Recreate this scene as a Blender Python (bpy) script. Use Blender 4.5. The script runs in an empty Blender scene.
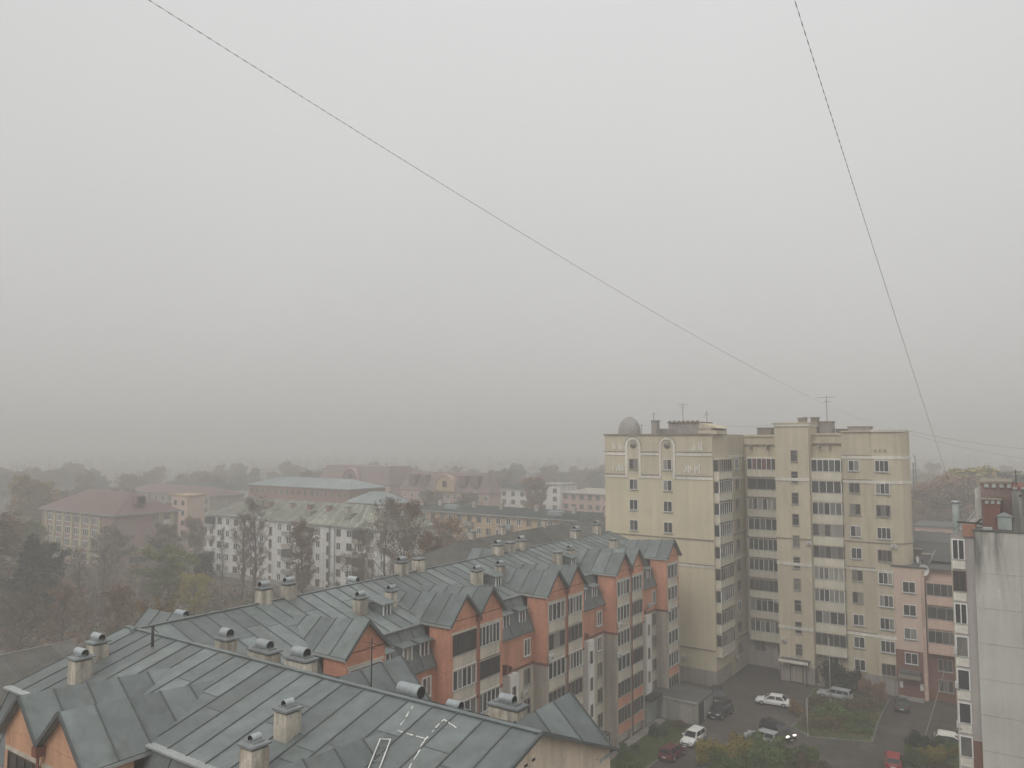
import bpy, bmesh, math, random
from mathutils import Vector, Matrix
R = math.radians
rnd = random.Random(7)
sc = bpy.context.scene
COL = sc.collection
# ------------------------------------------------------------------ frame of the street grid
H = 33.8                                   # height of the camera above the yard
F = 770.0
PITCH = math.atan(56 / F)
GR = -R(34.8)                              # the whole quarter stands on one street grid
NX, NY = math.cos(GR), math.sin(GR)        # +a : towards the yard
TX, TY = -math.sin(GR), math.cos(GR)       # +b : away along the long block
def W(a, b, z=0.0): return Vector((a * NX + b * TX, a * NY + b * TY, z))
def ground_at(px, py, z=0.0):
    u = (px - 512) / F; v = (384 - py) / F
    d = (u, math.cos(PITCH) - v * math.sin(PITCH), math.sin(PITCH) + v * math.cos(PITCH))
    s = (z - H) / d[2]
    return Vector((d[0] * s, d[1] * s, z))
def to_grid(v): return (v.x * NX + v.y * NY, v.x * TX + v.y * TY)

# ------------------------------------------------------------------ materials
MATS = {}
class NT:
    def __init__(s, name):
        s.m = bpy.data.materials.new(name); s.m.use_nodes = True
        s.t = s.m.node_tree; s.b = s.t.nodes['Principled BSDF']
    def n(s, typ, **kw):
        nd = s.t.nodes.new(typ)
        for k, v in kw.items():
            if k in ('operation', 'blend_type', 'data_type', 'attribute_name', 'noise_dimensions', 'interpolation_type', 'clamp', 'use_clamp', 'feature'): setattr(nd, k, v)
            else: nd.inputs[k].default_value = v
        return nd
    def l(s, a, b): s.t.links.new(a, b)
def noise(T, scale, vec=None, detail=4, rough=.6, stretch=None):
    tc = T.t.nodes.new('ShaderNodeTexCoord'); mp = T.t.nodes.new('ShaderNodeMapping')
    mp.inputs['Scale'].default_value = stretch or (1, 1, 1)
    T.l(tc.outputs['Object'], mp.inputs['Vector'])
    nz = T.n('ShaderNodeTexNoise', Scale=scale, Detail=detail, Roughness=rough)
    T.l(mp.outputs['Vector'], nz.inputs['Vector'])
    return nz.outputs['Fac']
def mrange(T, sock, a, b, c, d):
    m = T.n('ShaderNodeMapRange'); m.inputs[1].default_value = a; m.inputs[2].default_value = b
    m.inputs[3].default_value = c; m.inputs[4].default_value = d
    T.l(sock, m.inputs[0]); return m.outputs[0]
def mul(T, a, b, op='MULTIPLY'):
    m = T.n('ShaderNodeMath', operation=op); 
    for i, x in enumerate((a, b)):
        if isinstance(x, (int, float)): m.inputs[i].default_value = x
        else: T.l(x, m.inputs[i])
    return m.outputs[0]
def mat(name, col, rough=.85, big=(.12, .25), fine=(3., .15), streak=0.0, tone=0.0, dirt=None, metallic=0.0, bump=0.0, bscale=8., spec=.3, objrand=0.0, dirtz=None):
    if name in MATS: return MATS[name]
    T = NT(name)
    k = mrange(T, noise(T, big[0]), .3, .7, 1 - big[1], 1 + big[1])
    k = mul(T, k, mrange(T, noise(T, fine[0]), .3, .7, 1 - fine[1], 1 + fine[1]))
    if streak: k = mul(T, k, mrange(T, noise(T, 1.0, stretch=(1.6, 1.6, .12)), .35, .7, 1 + streak * .4, 1 - streak))
    if tone:
        at = T.n('ShaderNodeAttribute', attribute_name='tone')
        k = mul(T, k, mrange(T, at.outputs['Fac'], -1, 1, 1 - tone, 1 + tone))
    if objrand:
        oi = T.t.nodes.new('ShaderNodeObjectInfo')
        k = mul(T, k, mrange(T, oi.outputs['Random'], 0, 1, 1 - objrand, 1 + objrand))
    mx = T.n('ShaderNodeVectorMath', operation='SCALE'); mx.inputs[0].default_value = col[:3]
    T.l(k, mx.inputs['Scale'])
    out = mx.outputs[0]
    if dirt:                                   # (colour, scale, threshold, stretch)
        dn = noise(T, dirt[1], stretch=dirt[3], detail=6)
        f = mrange(T, dn, dirt[2], dirt[2] + .18, 0, .8)
        if dirtz:
            tcz = T.t.nodes.new('ShaderNodeTexCoord'); sz = T.t.nodes.new('ShaderNodeSeparateXYZ'); T.l(tcz.outputs['Object'], sz.inputs[0]); f = mul(T, f, mrange(T, sz.outputs['Z'], dirtz[0], dirtz[1], 0, 1))
        mm = T.n('ShaderNodeMix', data_type='RGBA'); T.l(f, mm.inputs[0]); T.l(out, mm.inputs[6])
        mm.inputs[7].default_value = (*dirt[0], 1); out = mm.outputs[2]
    T.l(out, T.b.inputs['Base Color'])
    T.b.inputs['Roughness'].default_value = rough; T.b.inputs['Metallic'].default_value = metallic
    T.b.inputs['Specular IOR Level'].default_value = spec
    if bump:
        bp = T.n('ShaderNodeBump', Strength=bump, Distance=.05); T.l(noise(T, bscale), bp.inputs['Height']); T.l(bp.outputs[0], T.b.inputs['Normal'])
    MATS[name] = T.m; return T.m
def glass_mat(name, curtain=(.34, .32, .29), p=.64):
    T = NT(name)
    at = T.n('ShaderNodeAttribute', attribute_name='tone'); oi = T.t.nodes.new('ShaderNodeObjectInfo')
    s = mul(T, mul(T, at.outputs['Fac'], 7.31), oi.outputs['Random'], 'ADD')
    fr = mul(T, s, 0, 'FRACT')
    f = mrange(T, fr, p, 1.0, 0, 1.0)
    f = mul(T, f, mrange(T, noise(T, 5., stretch=(1, 1, .1)), .3, .7, .5, 1.0))
    mm = T.n('ShaderNodeMix', data_type='RGBA'); T.l(f, mm.inputs[0])
    mm.inputs[6].default_value = (.055, .054, .055, 1); mm.inputs[7].default_value = (*curtain, 1)
    T.l(mm.outputs[2], T.b.inputs['Base Color']); T.b.inputs['Roughness'].default_value = .12
    T.b.inputs['Specular IOR Level'].default_value = .5
    MATS[name] = T.m; return T.m
def leaf_mat(name, c1, c2):
    T = NT(name)
    at = T.n('ShaderNodeAttribute', attribute_name='tone'); f = mrange(T, at.outputs['Fac'], -1, 1, 0, 1)
    mm = T.n('ShaderNodeMix', data_type='RGBA'); T.l(f, mm.inputs[0])
    mm.inputs[6].default_value = (*c1, 1); mm.inputs[7].default_value = (*c2, 1)
    oi = T.t.nodes.new('ShaderNodeObjectInfo')
    mx = T.n('ShaderNodeVectorMath', operation='SCALE'); T.l(mm.outputs[2], mx.inputs[0])
    T.l(mrange(T, oi.outputs['Random'], 0, 1, .8, 1.2), mx.inputs['Scale'])
    T.l(mx.outputs[0], T.b.inputs['Base Color']); T.b.inputs['Roughness'].default_value = .8
    T.b.inputs['Specular IOR Level'].default_value = .15
    MATS[name] = T.m; return T.m
def plain(name, col, rough=.6, metallic=0., emit=None, spec=.4):
    if name in MATS: return MATS[name]
    T = NT(name)
    k = mrange(T, noise(T, 4.), .3, .7, .9, 1.1)
    mx = T.n('ShaderNodeVectorMath', operation='SCALE'); mx.inputs[0].default_value = col; T.l(k, mx.inputs['Scale'])
    T.l(mx.outputs[0], T.b.inputs['Base Color'])
    T.b.inputs['Roughness'].default_value = rough; T.b.inputs['Metallic'].default_value = metallic
    T.b.inputs['Specular IOR Level'].default_value = spec
    if emit: T.b.inputs['Emission Color'].default_value = (*emit[0], 1); T.b.inputs['Emission Strength'].default_value = emit[1]
    MATS[name] = T.m; return T.m

M = {}
M['roof'] = mat('standing_seam_zinc', (.144, .166, .163), .48, (.09, .28), (1.1, .2), tone=.24, dirt=((.105, .10, .088), .45, .57, (1, 1, 1)), spec=.38, bump=.35, bscale=1.6)
M['seam'] = mat('dark_seam_metal', (.105, .115, .113), .7)  # darker metal for the seam ribs and verge boards
M['trim'] = mat('pale_trim_metal', (.34, .36, .35), .5)
M['mansard'] = mat('mansard_sheet', (.135, .15, .15), .55, (.3, .2), (3, .15), tone=.12)
M['brick'] = mat('orange_brick', (.58, .275, .18), .9, (.25, .16), (5, .14), streak=.18, dirt=((.30, .17, .12), .7, .62, (1, 1, .3)))
M['brickdark'] = mat('dark_brick', (.20, .085, .06), .9, (.4, .2), (5, .15))
M['peach'] = mat('peach_brick', (.58, .33, .21), .9, (.3, .14), (6, .12), streak=.15)
M['cream'] = mat('cream_silicate', (.58, .53, .445), .9, (.25, .12), (5, .1), streak=.22, dirt=((.33, .28, .22), .6, .62, (1, 1, .25)))
M['greige'] = mat('weathered_greige', (.40, .355, .30), .9, (.25, .15), (5, .12), streak=.28)
M['white'] = mat('white_render', (.76, .75, .71), .8, (.3, .08), (4, .06), streak=.15)
M['frame'] = plain('white_window_frame', (.72, .72, .70), .5)
M['frame_brown'] = plain('brown_window_frame', (.085, .05, .04), .6)
M['frame_wood'] = plain('weathered_wood_frame', (.30, .26, .22), .7)
M['glass'] = glass_mat('window_glass')
M['glass_dark'] = glass_mat('dark_loggia_glass', (.10, .08, .07), .5)
M['glass_pink'] = glass_mat('pink_curtain_glass', (.36, .15, .17), .05)
M['glass_pale'] = glass_mat('pale_curtain_glass', (.42, .40, .36), .15)
M['plaster'] = mat('chimney_plaster', (.50, .455, .38), .9, (.8, .2), (5, .16), streak=.5, objrand=.16, dirt=((.22, .155, .115), 1.3, .52, (1, 1, .3)))
M['cap'] = mat('chimney_cap_metal', (.19, .205, .205), .6)
M['galv'] = mat('galvanised_cowl', (.38, .41, .42), .42, metallic=.45, fine=(5, .15))
M['mattblack'] = plain('matt_black', (.012, .012, .012), .9)  # plain matt black for tyres, grilles, openings and pipe insides
M['black'] = plain('black_metal', (.02, .02, .022), .6)
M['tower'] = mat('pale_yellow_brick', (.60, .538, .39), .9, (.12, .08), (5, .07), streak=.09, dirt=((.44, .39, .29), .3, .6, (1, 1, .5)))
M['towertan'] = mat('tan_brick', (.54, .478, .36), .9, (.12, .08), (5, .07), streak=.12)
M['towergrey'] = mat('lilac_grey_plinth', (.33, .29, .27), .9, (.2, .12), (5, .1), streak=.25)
M['towershade'] = mat('shaded_yellow_brick', (.505, .447, .335), .9, (.12, .08), (5, .07), streak=.15)  # tower brick darkened: shade on side and recessed walls put into the colour
M['band'] = mat('pale_band', (.66, .63, .56), .8, streak=.12)
M['banddark'] = mat('dark_string_course', (.25, .22, .18), .9)
M['panel'] = mat('cream_loggia_panel', (.62, .58, .475), .85, (.3, .1), (5, .08), streak=.2, objrand=.08)
M['rooffelt'] = mat('roof_felt', (.11, .105, .10), .95, (.3, .25), (4, .2))
M['concrete'] = mat('grey_concrete', (.33, .315, .29), .9, (.3, .18), (5, .14), streak=.3)
M['endcream'] = mat('cream_rendered_gable', (.68, .58, .46), .9, (.3, .1), (5, .08), streak=.2)
M['pink'] = mat('salmon_render', (.62, .475, .395), .9, (.2, .07), (5, .06), streak=.12)
M['redbase'] = mat('red_brown_brick', (.20, .095, .075), .9, (.3, .15), (6, .15))
M['endwall'] = mat('pale_panel_wall', (.51, .505, .46), .9, (.18, .12), (6, .07), streak=.08, tone=.04, dirt=((.06, .056, .047), .75, .44, (1, 1, .13)), dirtz=(18.5, 24.5))
M['baywall'] = mat('pinkish_grey_brick', (.42, .385, .37), .9, (.2, .1), (6, .08), streak=.15)
M['olivemetal'] = mat('green_painted_sheet', (.28, .32, .30), .6, streak=.2)
M['asphalt'] = mat('worn_asphalt', (.074, .062, .054), .92, (.07, .35), (1.2, .22), dirt=((.13, .112, .095), .2, .54, (1, 1, 1)), spec=.35)
M['soil'] = mat('brown_ground', (.10, .078, .058), .95, (.03, .35), (.7, .35), dirt=((.075, .085, .04), .06, .5, (1, 1, 1)))
M['lawn'] = mat('short_grass_soil', (.075, .10, .04), .95, (.25, .3), (3, .35), dirt=((.08, .065, .045), .35, .6, (1, 1, 1)))
M['kerb'] = mat('kerb_stone', (.17, .16, .145), .9, (.5, .2), (4, .2))
M['apron'] = mat('concrete_apron', (.24, .22, .2), .9, (.4, .25), (3, .2))
M['bark'] = mat('bark', (.13, .105, .088), .95)
M['tarp'] = plain('pale_tarpaulin', (.7, .68, .62), .6)

# ------------------------------------------------------------------ mesh builder (all coordinates in grid a, b, z)
ORIG = {}
def setp(o, label=None, cat=None, group=None, kind=None):
    if label: o['label'] = label
    if cat: o['category'] = cat
    if group: o['group'] = group
    if kind: o['kind'] = kind
    return o
def thing(name, label, cat, a, b, z=0.0, rot=0.0, group=None, world=None):
    o = bpy.data.objects.new(name, None); COL.objects.link(o)
    o.location = world if world is not None else W(a, b, z); o.rotation_euler = (0, 0, GR + rot)
    o.empty_display_size = .5
    ORIG[o.name] = (a, b, z)
    return setp(o, label, cat, group)
class MB:
    def __init__(s): s.v = []; s.f = []; s.m = []; s.t = []; s.sm = []
    def add(s, vs, fs, m, tone=0.0, smooth=False):
        k = len(s.v); s.v += [tuple(v) for v in vs]
        for f in fs: s.f.append(tuple(i + k for i in f)); s.m.append(m); s.t.append(tone); s.sm.append(smooth)
    def box(s, a0, a1, b0, b1, z0, z1, m, tone=0.0):
        if a0 > a1: a0, a1 = a1, a0
        if b0 > b1: b0, b1 = b1, b0
        s.add([(a0, b0, z0), (a1, b0, z0), (a1, b1, z0), (a0, b1, z0), (a0, b0, z1), (a1, b0, z1), (a1, b1, z1), (a0, b1, z1)],
              [(0, 3, 2, 1), (4, 5, 6, 7), (0, 1, 5, 4), (1, 2, 6, 5), (2, 3, 7, 6), (3, 0, 4, 7)], m, tone)
    def poly(s, pts, z0, z1, m):                 # pts counter-clockwise in (a,b)
        n = len(pts); vs = [(p[0], p[1], z0) for p in pts] + [(p[0], p[1], z1) for p in pts]
        fs = [tuple(range(n - 1, -1, -1)), tuple(range(n, 2 * n))] + [(i, (i + 1) % n, n + (i + 1) % n, n + i) for i in range(n)]
        s.add(vs, fs, m)
    def sheet(s, pts, m, th=.1, tone=0.0):       # planar polygon with thickness downwards
        n = len(pts); P = [Vector(p) for p in pts]
        nn = (P[1] - P[0]).cross(P[2] - P[0])
        if nn.z < 0 and abs(nn.z) > 1e-6: P.reverse(); nn = -nn
        nn.normalize()
        vs = P + [p - nn * th for p in P]
        s.add(vs, [tuple(range(n)), tuple(range(2 * n - 1, n - 1, -1))] + [(i + n, (i + 1) % n + n, (i + 1) % n, i) for i in range(n)], m, tone)
    def bar(s, p, q, w, h, m, up=(0, 0, 1)):
        p = Vector(p); q = Vector(q); d = (q - p).normalized(); u = Vector(up)
        sd = d.cross(u)
        if sd.length < 1e-4: sd = d.cross(Vector((1, 0, 0)))
        sd.normalize(); u = sd.cross(d)
        vs = []
        for o in (p, q): vs += [o - sd * w / 2, o + sd * w / 2, o + sd * w / 2 + u * h, o - sd * w / 2 + u * h]
        s.add(vs, [(0, 3, 2, 1), (4, 5, 6, 7), (0, 1, 5, 4), (1, 2, 6, 5), (2, 3, 7, 6), (3, 0, 4, 7)], m)
    def tube(s, pts, rads, m, n=6, tone=0.0, smooth=True, cap=True):
        P = [Vector(p) for p in pts]; rings = []
        if not hasattr(rads, '__len__'): rads = [rads] * len(P)
        prev = None
        vs = []
        for i, p in enumerate(P):
            d = (P[min(i + 1, len(P) - 1)] - P[max(i - 1, 0)]).normalized()
            if prev is None:
                a = d.cross(Vector((0, 0, 1)));
                if a.length < .05: a = d.cross(Vector((1, 0, 0)))
            else: a = prev - d * prev.dot(d)
            a.normalize(); prev = a; c = d.cross(a)
            for k in range(n):
                an = 2 * math.pi * k / n; vs.append(p + (a * math.cos(an) + c * math.sin(an)) * rads[i])
        fs = []
        for i in range(len(P) - 1):
            for k in range(n): fs.append((i * n + k, i * n + (k + 1) % n, (i + 1) * n + (k + 1) % n, (i + 1) * n + k))
        if cap: fs += [tuple(range(n - 1, -1, -1)), tuple(range((len(P) - 1) * n, len(P) * n))]
        s.add(vs, fs, m, tone, smooth)
    def mesh(s, name, o=(0, 0, 0)):
        me = bpy.data.meshes.new(name)
        me.from_pydata([(v[0] - o[0], v[1] - o[1], v[2] - o[2]) for v in s.v], [], s.f)
        keys = []
        for k in s.m:
            if k not in keys: keys.append(k)
        for k in keys: me.materials.append(M[k] if isinstance(k, str) else k)
        idx = {k: i for i, k in enumerate(keys)}
        me.polygons.foreach_set('material_index', [idx[k] for k in s.m])
        me.polygons.foreach_set('use_smooth', s.sm)
        at = me.attributes.new('tone', 'FLOAT', 'FACE'); at.data.foreach_set('value', s.t)
        me.validate(); me.update()
        return me
    def part(s, name, parent, label=None):
        o = bpy.data.objects.new(name, s.mesh(name, ORIG[parent.name])); COL.objects.link(o); o.parent = parent
        ORIG[o.name] = ORIG[parent.name]
        if label: o['label'] = label
        return o
    def top(s, name, label, cat, a, b, z=0.0, group=None, kind=None):
        o = bpy.data.objects.new(name, s.mesh(name, (a, b, z))); COL.objects.link(o)
        o.location = W(a, b, z); o.rotation_euler = (0, 0, GR); ORIG[o.name] = (a, b, z)
        return setp(o, label, cat, group, kind)
def inst(name, mesh, parent, a, b, z, rot=0.0, absol=True):
    o = bpy.data.objects.new(name, mesh); COL.objects.link(o); o.parent = parent
    q = ORIG.get(parent.name, (0, 0, 0)) if absol else (0, 0, 0)
    o.location = (a - q[0], b - q[1], z - q[2]); o.rotation_euler = (0, 0, rot)
    return o
def copy_tree(o, parent=None):
    c = o.copy(); COL.objects.link(c); c.parent = parent
    for ch in list(o.children): copy_tree(ch, c)
    return c
FRONT, RIGHT, BACK, LEFT = 0.0, R(90), R(180), R(-90)      # facing -b, +a, +b, -a
WM = {}
def win_meshes(w, h, panes=2, frame='frame', glass='glass', trans=0, fw=.07, sill=True):
    key = (w, h, panes, frame, glass, trans, fw, sill)
    if key in WM: return WM[key]
    g = MB(); f = MB(); rr = random.Random(hash((w, h, panes)) & 999)
    pw = w / panes
    for i in range(panes):
        x0 = -w / 2 + i * pw
        g.box(x0, x0 + pw, -.03, .05, -h / 2, h / 2, glass, rr.random())
    f.box(-w / 2 - fw, -w / 2 + fw * .3, -.09, .04, -h / 2 - fw, h / 2 + fw, frame)
    f.box(w / 2 - fw * .3, w / 2 + fw, -.09, .04, -h / 2 - fw, h / 2 + fw, frame)
    f.box(-w / 2, w / 2, -.088, .038, h / 2 - fw * .3, h / 2 + fw, frame)
    f.box(-w / 2, w / 2, -.088, .038, -h / 2 - fw, -h / 2 + fw * .3, frame)
    for i in range(1, panes): f.box(-w / 2 + i * pw - fw * .55, -w / 2 + i * pw + fw * .55, -.086, .036, -h / 2, h / 2, frame)
    if trans: f.box(-w / 2, w / 2, -.084, .034, h / 2 - trans - fw * .5, h / 2 - trans + fw * .5, frame)
    if sill: f.box(-w / 2 - .12, w / 2 + .12, -.2, .03, -h / 2 - .13, -h / 2 - .075, 'trim')
    WM[key] = (g.mesh('window'), f.mesh('frame')); return WM[key]
def window(parent, a, b, z, w, h, face=FRONT, panes=2, frame='frame', glass='glass', trans=0, fw=.07, name='window', sill=True, label=None):
    g, f = win_meshes(w, h, panes, frame, glass, trans, fw, sill)
    o = inst(name, g, parent, a, b, z, face); ORIG[o.name] = (0, 0, 0)
    if label: o['label'] = label
    inst('frame', f, o, 0, 0, 0, 0, False)
    return o
LM = {}
def loggia(parent, a, b, z, w, h, ph, proj=.12, face=FRONT, panes=4, frame='frame', glass='glass', panel='panel', slab=True, fw=.07, label=None, side=0.0):
    """z = centre of the glazing; parapet of height ph below it"""
    key = (w, h, ph, proj, panel, slab, side)
    if key not in LM:
        p = MB(); p.box(-w / 2 - .06, w / 2 + .06, -proj, .05, -h / 2 - ph, -h / 2 - .05, panel)
        if slab: p.box(-w / 2 - .1, w / 2 + .1, -proj - .05, .04, -h / 2 - ph - .12, -h / 2 - ph - .002, 'greige')
        p.box(-w / 2 - .08, w / 2 + .08, -proj - .07, .03, -h / 2 - .049, -h / 2 + .01, 'trim')
        if proj > .3:
            p.box(-w / 2 - .02, w / 2 + .02, -proj + .1, .05, -h / 2 + .011, h / 2, 'glass_dark')
            p.box(-w / 2 - .06, w / 2 + .06, -proj, .05, h / 2 + .002, h / 2 + .25, panel)
        LM[key] = p.mesh('balcony')
    o = inst('balcony', LM[key], parent, a, b, z, face); ORIG[o.name] = (0, 0, 0)
    g, f = win_meshes(w, h, panes, frame, glass, 0, fw, False)
    inst('glazing', g, o, 0, -proj + .05, 0, 0, False); inst('frame', f, o, 0, -proj + .05, 0, 0, False)
    if label: o['label'] = label
    return o
def strips(mb, r0, r1, e0, e1, step=1.3, m='roof', rib=True, th=.1, cross=True, seed=0):
    """roof plane between the ridge r0-r1 and the eave e0-e1, made of seamed sheets"""
    r0, r1, e0, e1 = map(Vector, (r0, r1, e0, e1)); L = max((r1 - r0).length, (e1 - e0).length)
    n = max(1, round(L / step)); q = random.Random(seed * 31 + n)
    nn = (r1 - r0 if (r1 - r0).length > .1 else e1 - e0).cross(e0 - r0)
    if nn.z < 0: nn = -nn
    nn.normalize()
    for i in range(n):
        t0, t1 = i / n, (i + 1) / n
        A, B_, C, D = r0.lerp(r1, t0), r0.lerp(r1, t1), e0.lerp(e1, t1), e0.lerp(e1, t0)
        cuts = sorted([0, 1] + ([q.uniform(.2, .8)] if cross and (D - A).length > 3 and q.random() < .55 else []) + ([q.uniform(.3, .9)] if cross and (D - A).length > 6 and q.random() < .4 else []))
        for c0, c1 in zip(cuts, cuts[1:]):
            P = [A.lerp(D, c0), B_.lerp(C, c0), B_.lerp(C, c1), A.lerp(D, c1)]
            if (P[0] - P[1]).length < .02: P = P[1:]
            elif (P[2] - P[3]).length < .02: P = P[:3]
            mb.sheet(P, m, th, q.uniform(-1, 1))
            if 0 < c0 and rib: mb.bar(P[0], P[1], .05, .02, 'seam', nn)
        if rib: mb.bar(A, D, .06, .055, 'seam', nn)
    if rib: mb.bar(r1, e1, .06, .055, 'seam', nn)
def beam(mb, p, q, w, h, m): mb.bar(p, q, w, h, m)

# ================================================================== the long brick block (ridge at a=-51, gables on a=-40.5)
def chimney(par, a, b, wa, wb, ztop, zfoot, cowl=None, direction=LEFT, label=None, cream='plaster'):
    if wa < 1.7: wa *= .74
    wb *= .76
    if cowl: cowl = (cowl[0] * .8, cowl[1] * .82)
    m = MB(); m.box(a - wa / 2, a + wa / 2, b - wb / 2, b + wb / 2, zfoot, ztop, cream)
    m.box(a - wa / 2 - .04, a + wa / 2 + .04, b - wb / 2 - .04, b + wb / 2 + .04, zfoot, zfoot + .12, 'cap')
    for sx in (-1, 1):
        m.box(a + sx * (wa / 2 - .12) - .06, a + sx * (wa / 2 - .12) + .06, b - wb / 2 + .1, b + wb / 2 - .1, ztop, ztop + .1, 'mattblack')
    o = m.part('chimney', par)
    c = MB(); z = ztop + .1
    c.box(a - wa / 2 - .08, a + wa / 2 + .08, b - wb / 2 - .08, b + wb / 2 + .08, z, z + .1, 'cap')
    c.add([(a - wa/2 - .08, b - wb/2 - .08, z + .101), (a + wa/2 + .08, b - wb/2 - .08, z + .101), (a + wa/2 + .08, b + wb/2 + .08, z + .101), (a - wa/2 - .08, b + wb/2 + .08, z + .101), (a, b, z + .25)],
          [(0, 1, 4), (1, 2, 4), (2, 3, 4), (3, 0, 4), (3, 2, 1, 0)], 'cap')
    c.part('cap', o)
    if cowl:
        L, rad = cowl; k = MB(); ca, sa = (1, 0) if direction in (LEFT, RIGHT) else (0, 1)
        n = 12; vs = []; zc = z + .14 + rad * .75
        for rr, e in ((rad, 0), (rad, 1), (rad * .9, 1), (rad * .9, 0)):
            for i in range(n):
                an = 2 * math.pi * i / n; t = (e - .5) * L
                off = rr * math.cos(an)
                vs.append((a + (t if ca else off), b + (off if ca else t), zc + rr * math.sin(an)))
        fs = []
        for r4 in range(4):
            for i in range(n): fs.append((r4 * n + i, r4 * n + (i + 1) % n, ((r4 + 1) % 4) * n + (i + 1) % n, ((r4 + 1) % 4) * n + i))
        k.add(vs, fs[:n], 'galv', 0, True); k.add(vs, fs[n:2 * n] + fs[3 * n:], 'galv'); k.add(vs, fs[2 * n:3 * n], 'mattblack')
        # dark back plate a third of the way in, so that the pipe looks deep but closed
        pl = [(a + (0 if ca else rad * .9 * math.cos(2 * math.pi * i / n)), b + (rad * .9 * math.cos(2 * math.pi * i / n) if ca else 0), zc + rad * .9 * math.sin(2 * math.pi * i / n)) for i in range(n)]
        k.add(pl, [tuple(range(n))], 'mattblack')
        k.box(a - wa * .38, a + wa * .38, b - wb * .33, b + wb * .33, z + .1, z + .22, 'cap')
        k.part('cowl', o)
    if label: o['label'] = label
    return o
RA, RZ = -51.0, 21.1                       # main ridge line
def zA(a): return RZ - .307 * abs(a - RA)
blk = thing('brick_apartment_block', 'long orange brick block with cream loggias, paired gables and grey metal mansard roof', 'apartment block', -48, 62, 0)
BA0, BA1 = -60.0, -42.0
END = 96.6
wl = MB()
for a0_, b0_, b1_ in ((BA0, 34.2, END), (-51.6, 28.0, 34.2)):
    wl.box(a0_, BA1, b0_, b1_, 0, 12.35, 'cream'); wl.box(a0_, BA1, b0_, b1_, 12.35, 15.4, 'brick'); wl.box(max(a0_, -58.4), -43.9, b0_, b1_ - .02, 15.4, 18.6, 'brick')
wl.box(-41.98, -41.9, 28.0, END, 12.2, 12.42, 'brickdark')
# gable end triangle at the far end and attic
wl.add([(-58.5, END - .05, 18.6), (-43.9, END - .05, 18.6), (-51, END - .05, 20.95), (-58.5, END - .3, 18.6), (-43.9, END - .3, 18.6), (-51, END - .3, 20.95)], [(0, 1, 2), (5, 4, 3), (0, 2, 5, 3), (1, 4, 5, 2)], 'cream')
wl.box(-42.0, -41.2, 59.0, 60.35, 0, 12.3, 'white'); wl.box(-42.0, -41.2, 73.5, 74.85, 0, 12.3, 'white'); wl.box(-42.0, -41.2, 88.0, 89.35, 0, 12.3, 'white')
wl.box(-42.0, -41.2, 44.4, 45.7, 0, 12.3, 'white')
for b in (59.7, 74.2, 88.7): wl.box(-42.0, -41.5, b - .8, b - .5, 12.42, 13.2, 'brickdark'); wl.box(-42.0, -41.5, b - .2, b + .1, 12.42, 12.95, 'brickdark')
wl.part('wall', blk)
rf = MB()
strips(rf, (RA, 28.6, RZ), (RA, END + .4, RZ), (-43.3, 28.6, zA(-43.3)), (-43.3, END + .4, zA(-43.3)), 1.4, seed=1)
strips(rf, (RA, 34.2, RZ), (RA, END + .4, RZ), (-59.2, 34.2, zA(-59.2)), (-59.2, END + .4, zA(-59.2)), 1.3, seed=2)
rf.sheet([(RA, 29.0, RZ), (RA, 34.2, RZ), (-59.2, 34.2, zA(-59.2))], 'roof', .1)
rf.bar((RA, 28.6, RZ + .02), (RA, END + .4, RZ + .02), .25, .05, 'roof')
rf.part('roof', blk)
for b0, b1 in ((31.0, 38.1), (42.0, 49.3), (56.8, 63.9), (71.5, 78.5), (85.9, 92.5)):
    ms = MB(); strips(ms, (-43.45, b0, 18.72), (-43.45, b1, 18.72), (-41.85, b0, 15.5), (-41.85, b1, 15.5), 1.6, 'mansard', seed=3)
    ms.box(-43.95, -41.95, b0, b1, 15.35, 15.5, 'mansard')
    ms.bar((-43.25, b0, 18.6), (-43.25, b1, 18.6), .12, .12, 'trim')
    ms.bar((-41.8, b0, 15.36), (-41.8, b1, 15.36), .2, .14, 'mansard'); ms.part('mansard', blk)
def gable(par, ap, half, front, back, z_ap, z_back, z_eave, wall, axis='a', sgn=1, eave_back=None, over=.35, glaze=None, left_over=.25, right_over=.25, seed=5):
    """gable roof whose ridge runs back from the front plane; sgn=+1 front faces +axis"""
    def P(t, f, z): return (f, t, z) if axis == 'a' else (t, f, z)
    ef = front + sgn * over
    eb = eave_back
    r = MB()
    for s, ov in ((-1, left_over), (1, right_over)):
        slope = (z_ap - z_eave) / half
        te = ap + s * (half + ov); ze = z_eave - slope * ov
        strips(r, P(ap, ef, z_ap + .06), P(ap, back, z_back + .06), P(te, ef, ze + .06), P(te, back, ze + .06), 1.6, seed=seed + s, cross=False)
        # verge board on the front edge, fascia along the eave
        r.bar(P(ap, ef + sgn * .02, z_ap - .12), P(te, ef + sgn * .02, ze - .12), .06, .2, 'seam')
        if ov > .2: r.bar(P(te, ef, ze - .16), P(te, eb, ze - .16), .08, .16, 'trim')
    o = r.part('gable_roof', par)
    w = MB(); bk = front - sgn * .35
    vs = [P(ap - half, front, z_eave - .02), P(ap + half, front, z_eave - .02), P(ap, front, z_ap - .05), P(ap - half, bk, z_eave - .02), P(ap + half, bk, z_eave - .02), P(ap, bk, z_ap - .05)]
    w.add(vs, [(0, 1, 2), (5, 4, 3), (0, 2, 5, 3), (1, 4, 5, 2), (0, 3, 4, 1)], wall)
    w.part('gable_wall', par)
FLZ = [17.0, 14.25, 11.5, 8.75, 5.9, 3.05]
vr = random.Random(11)
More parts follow.
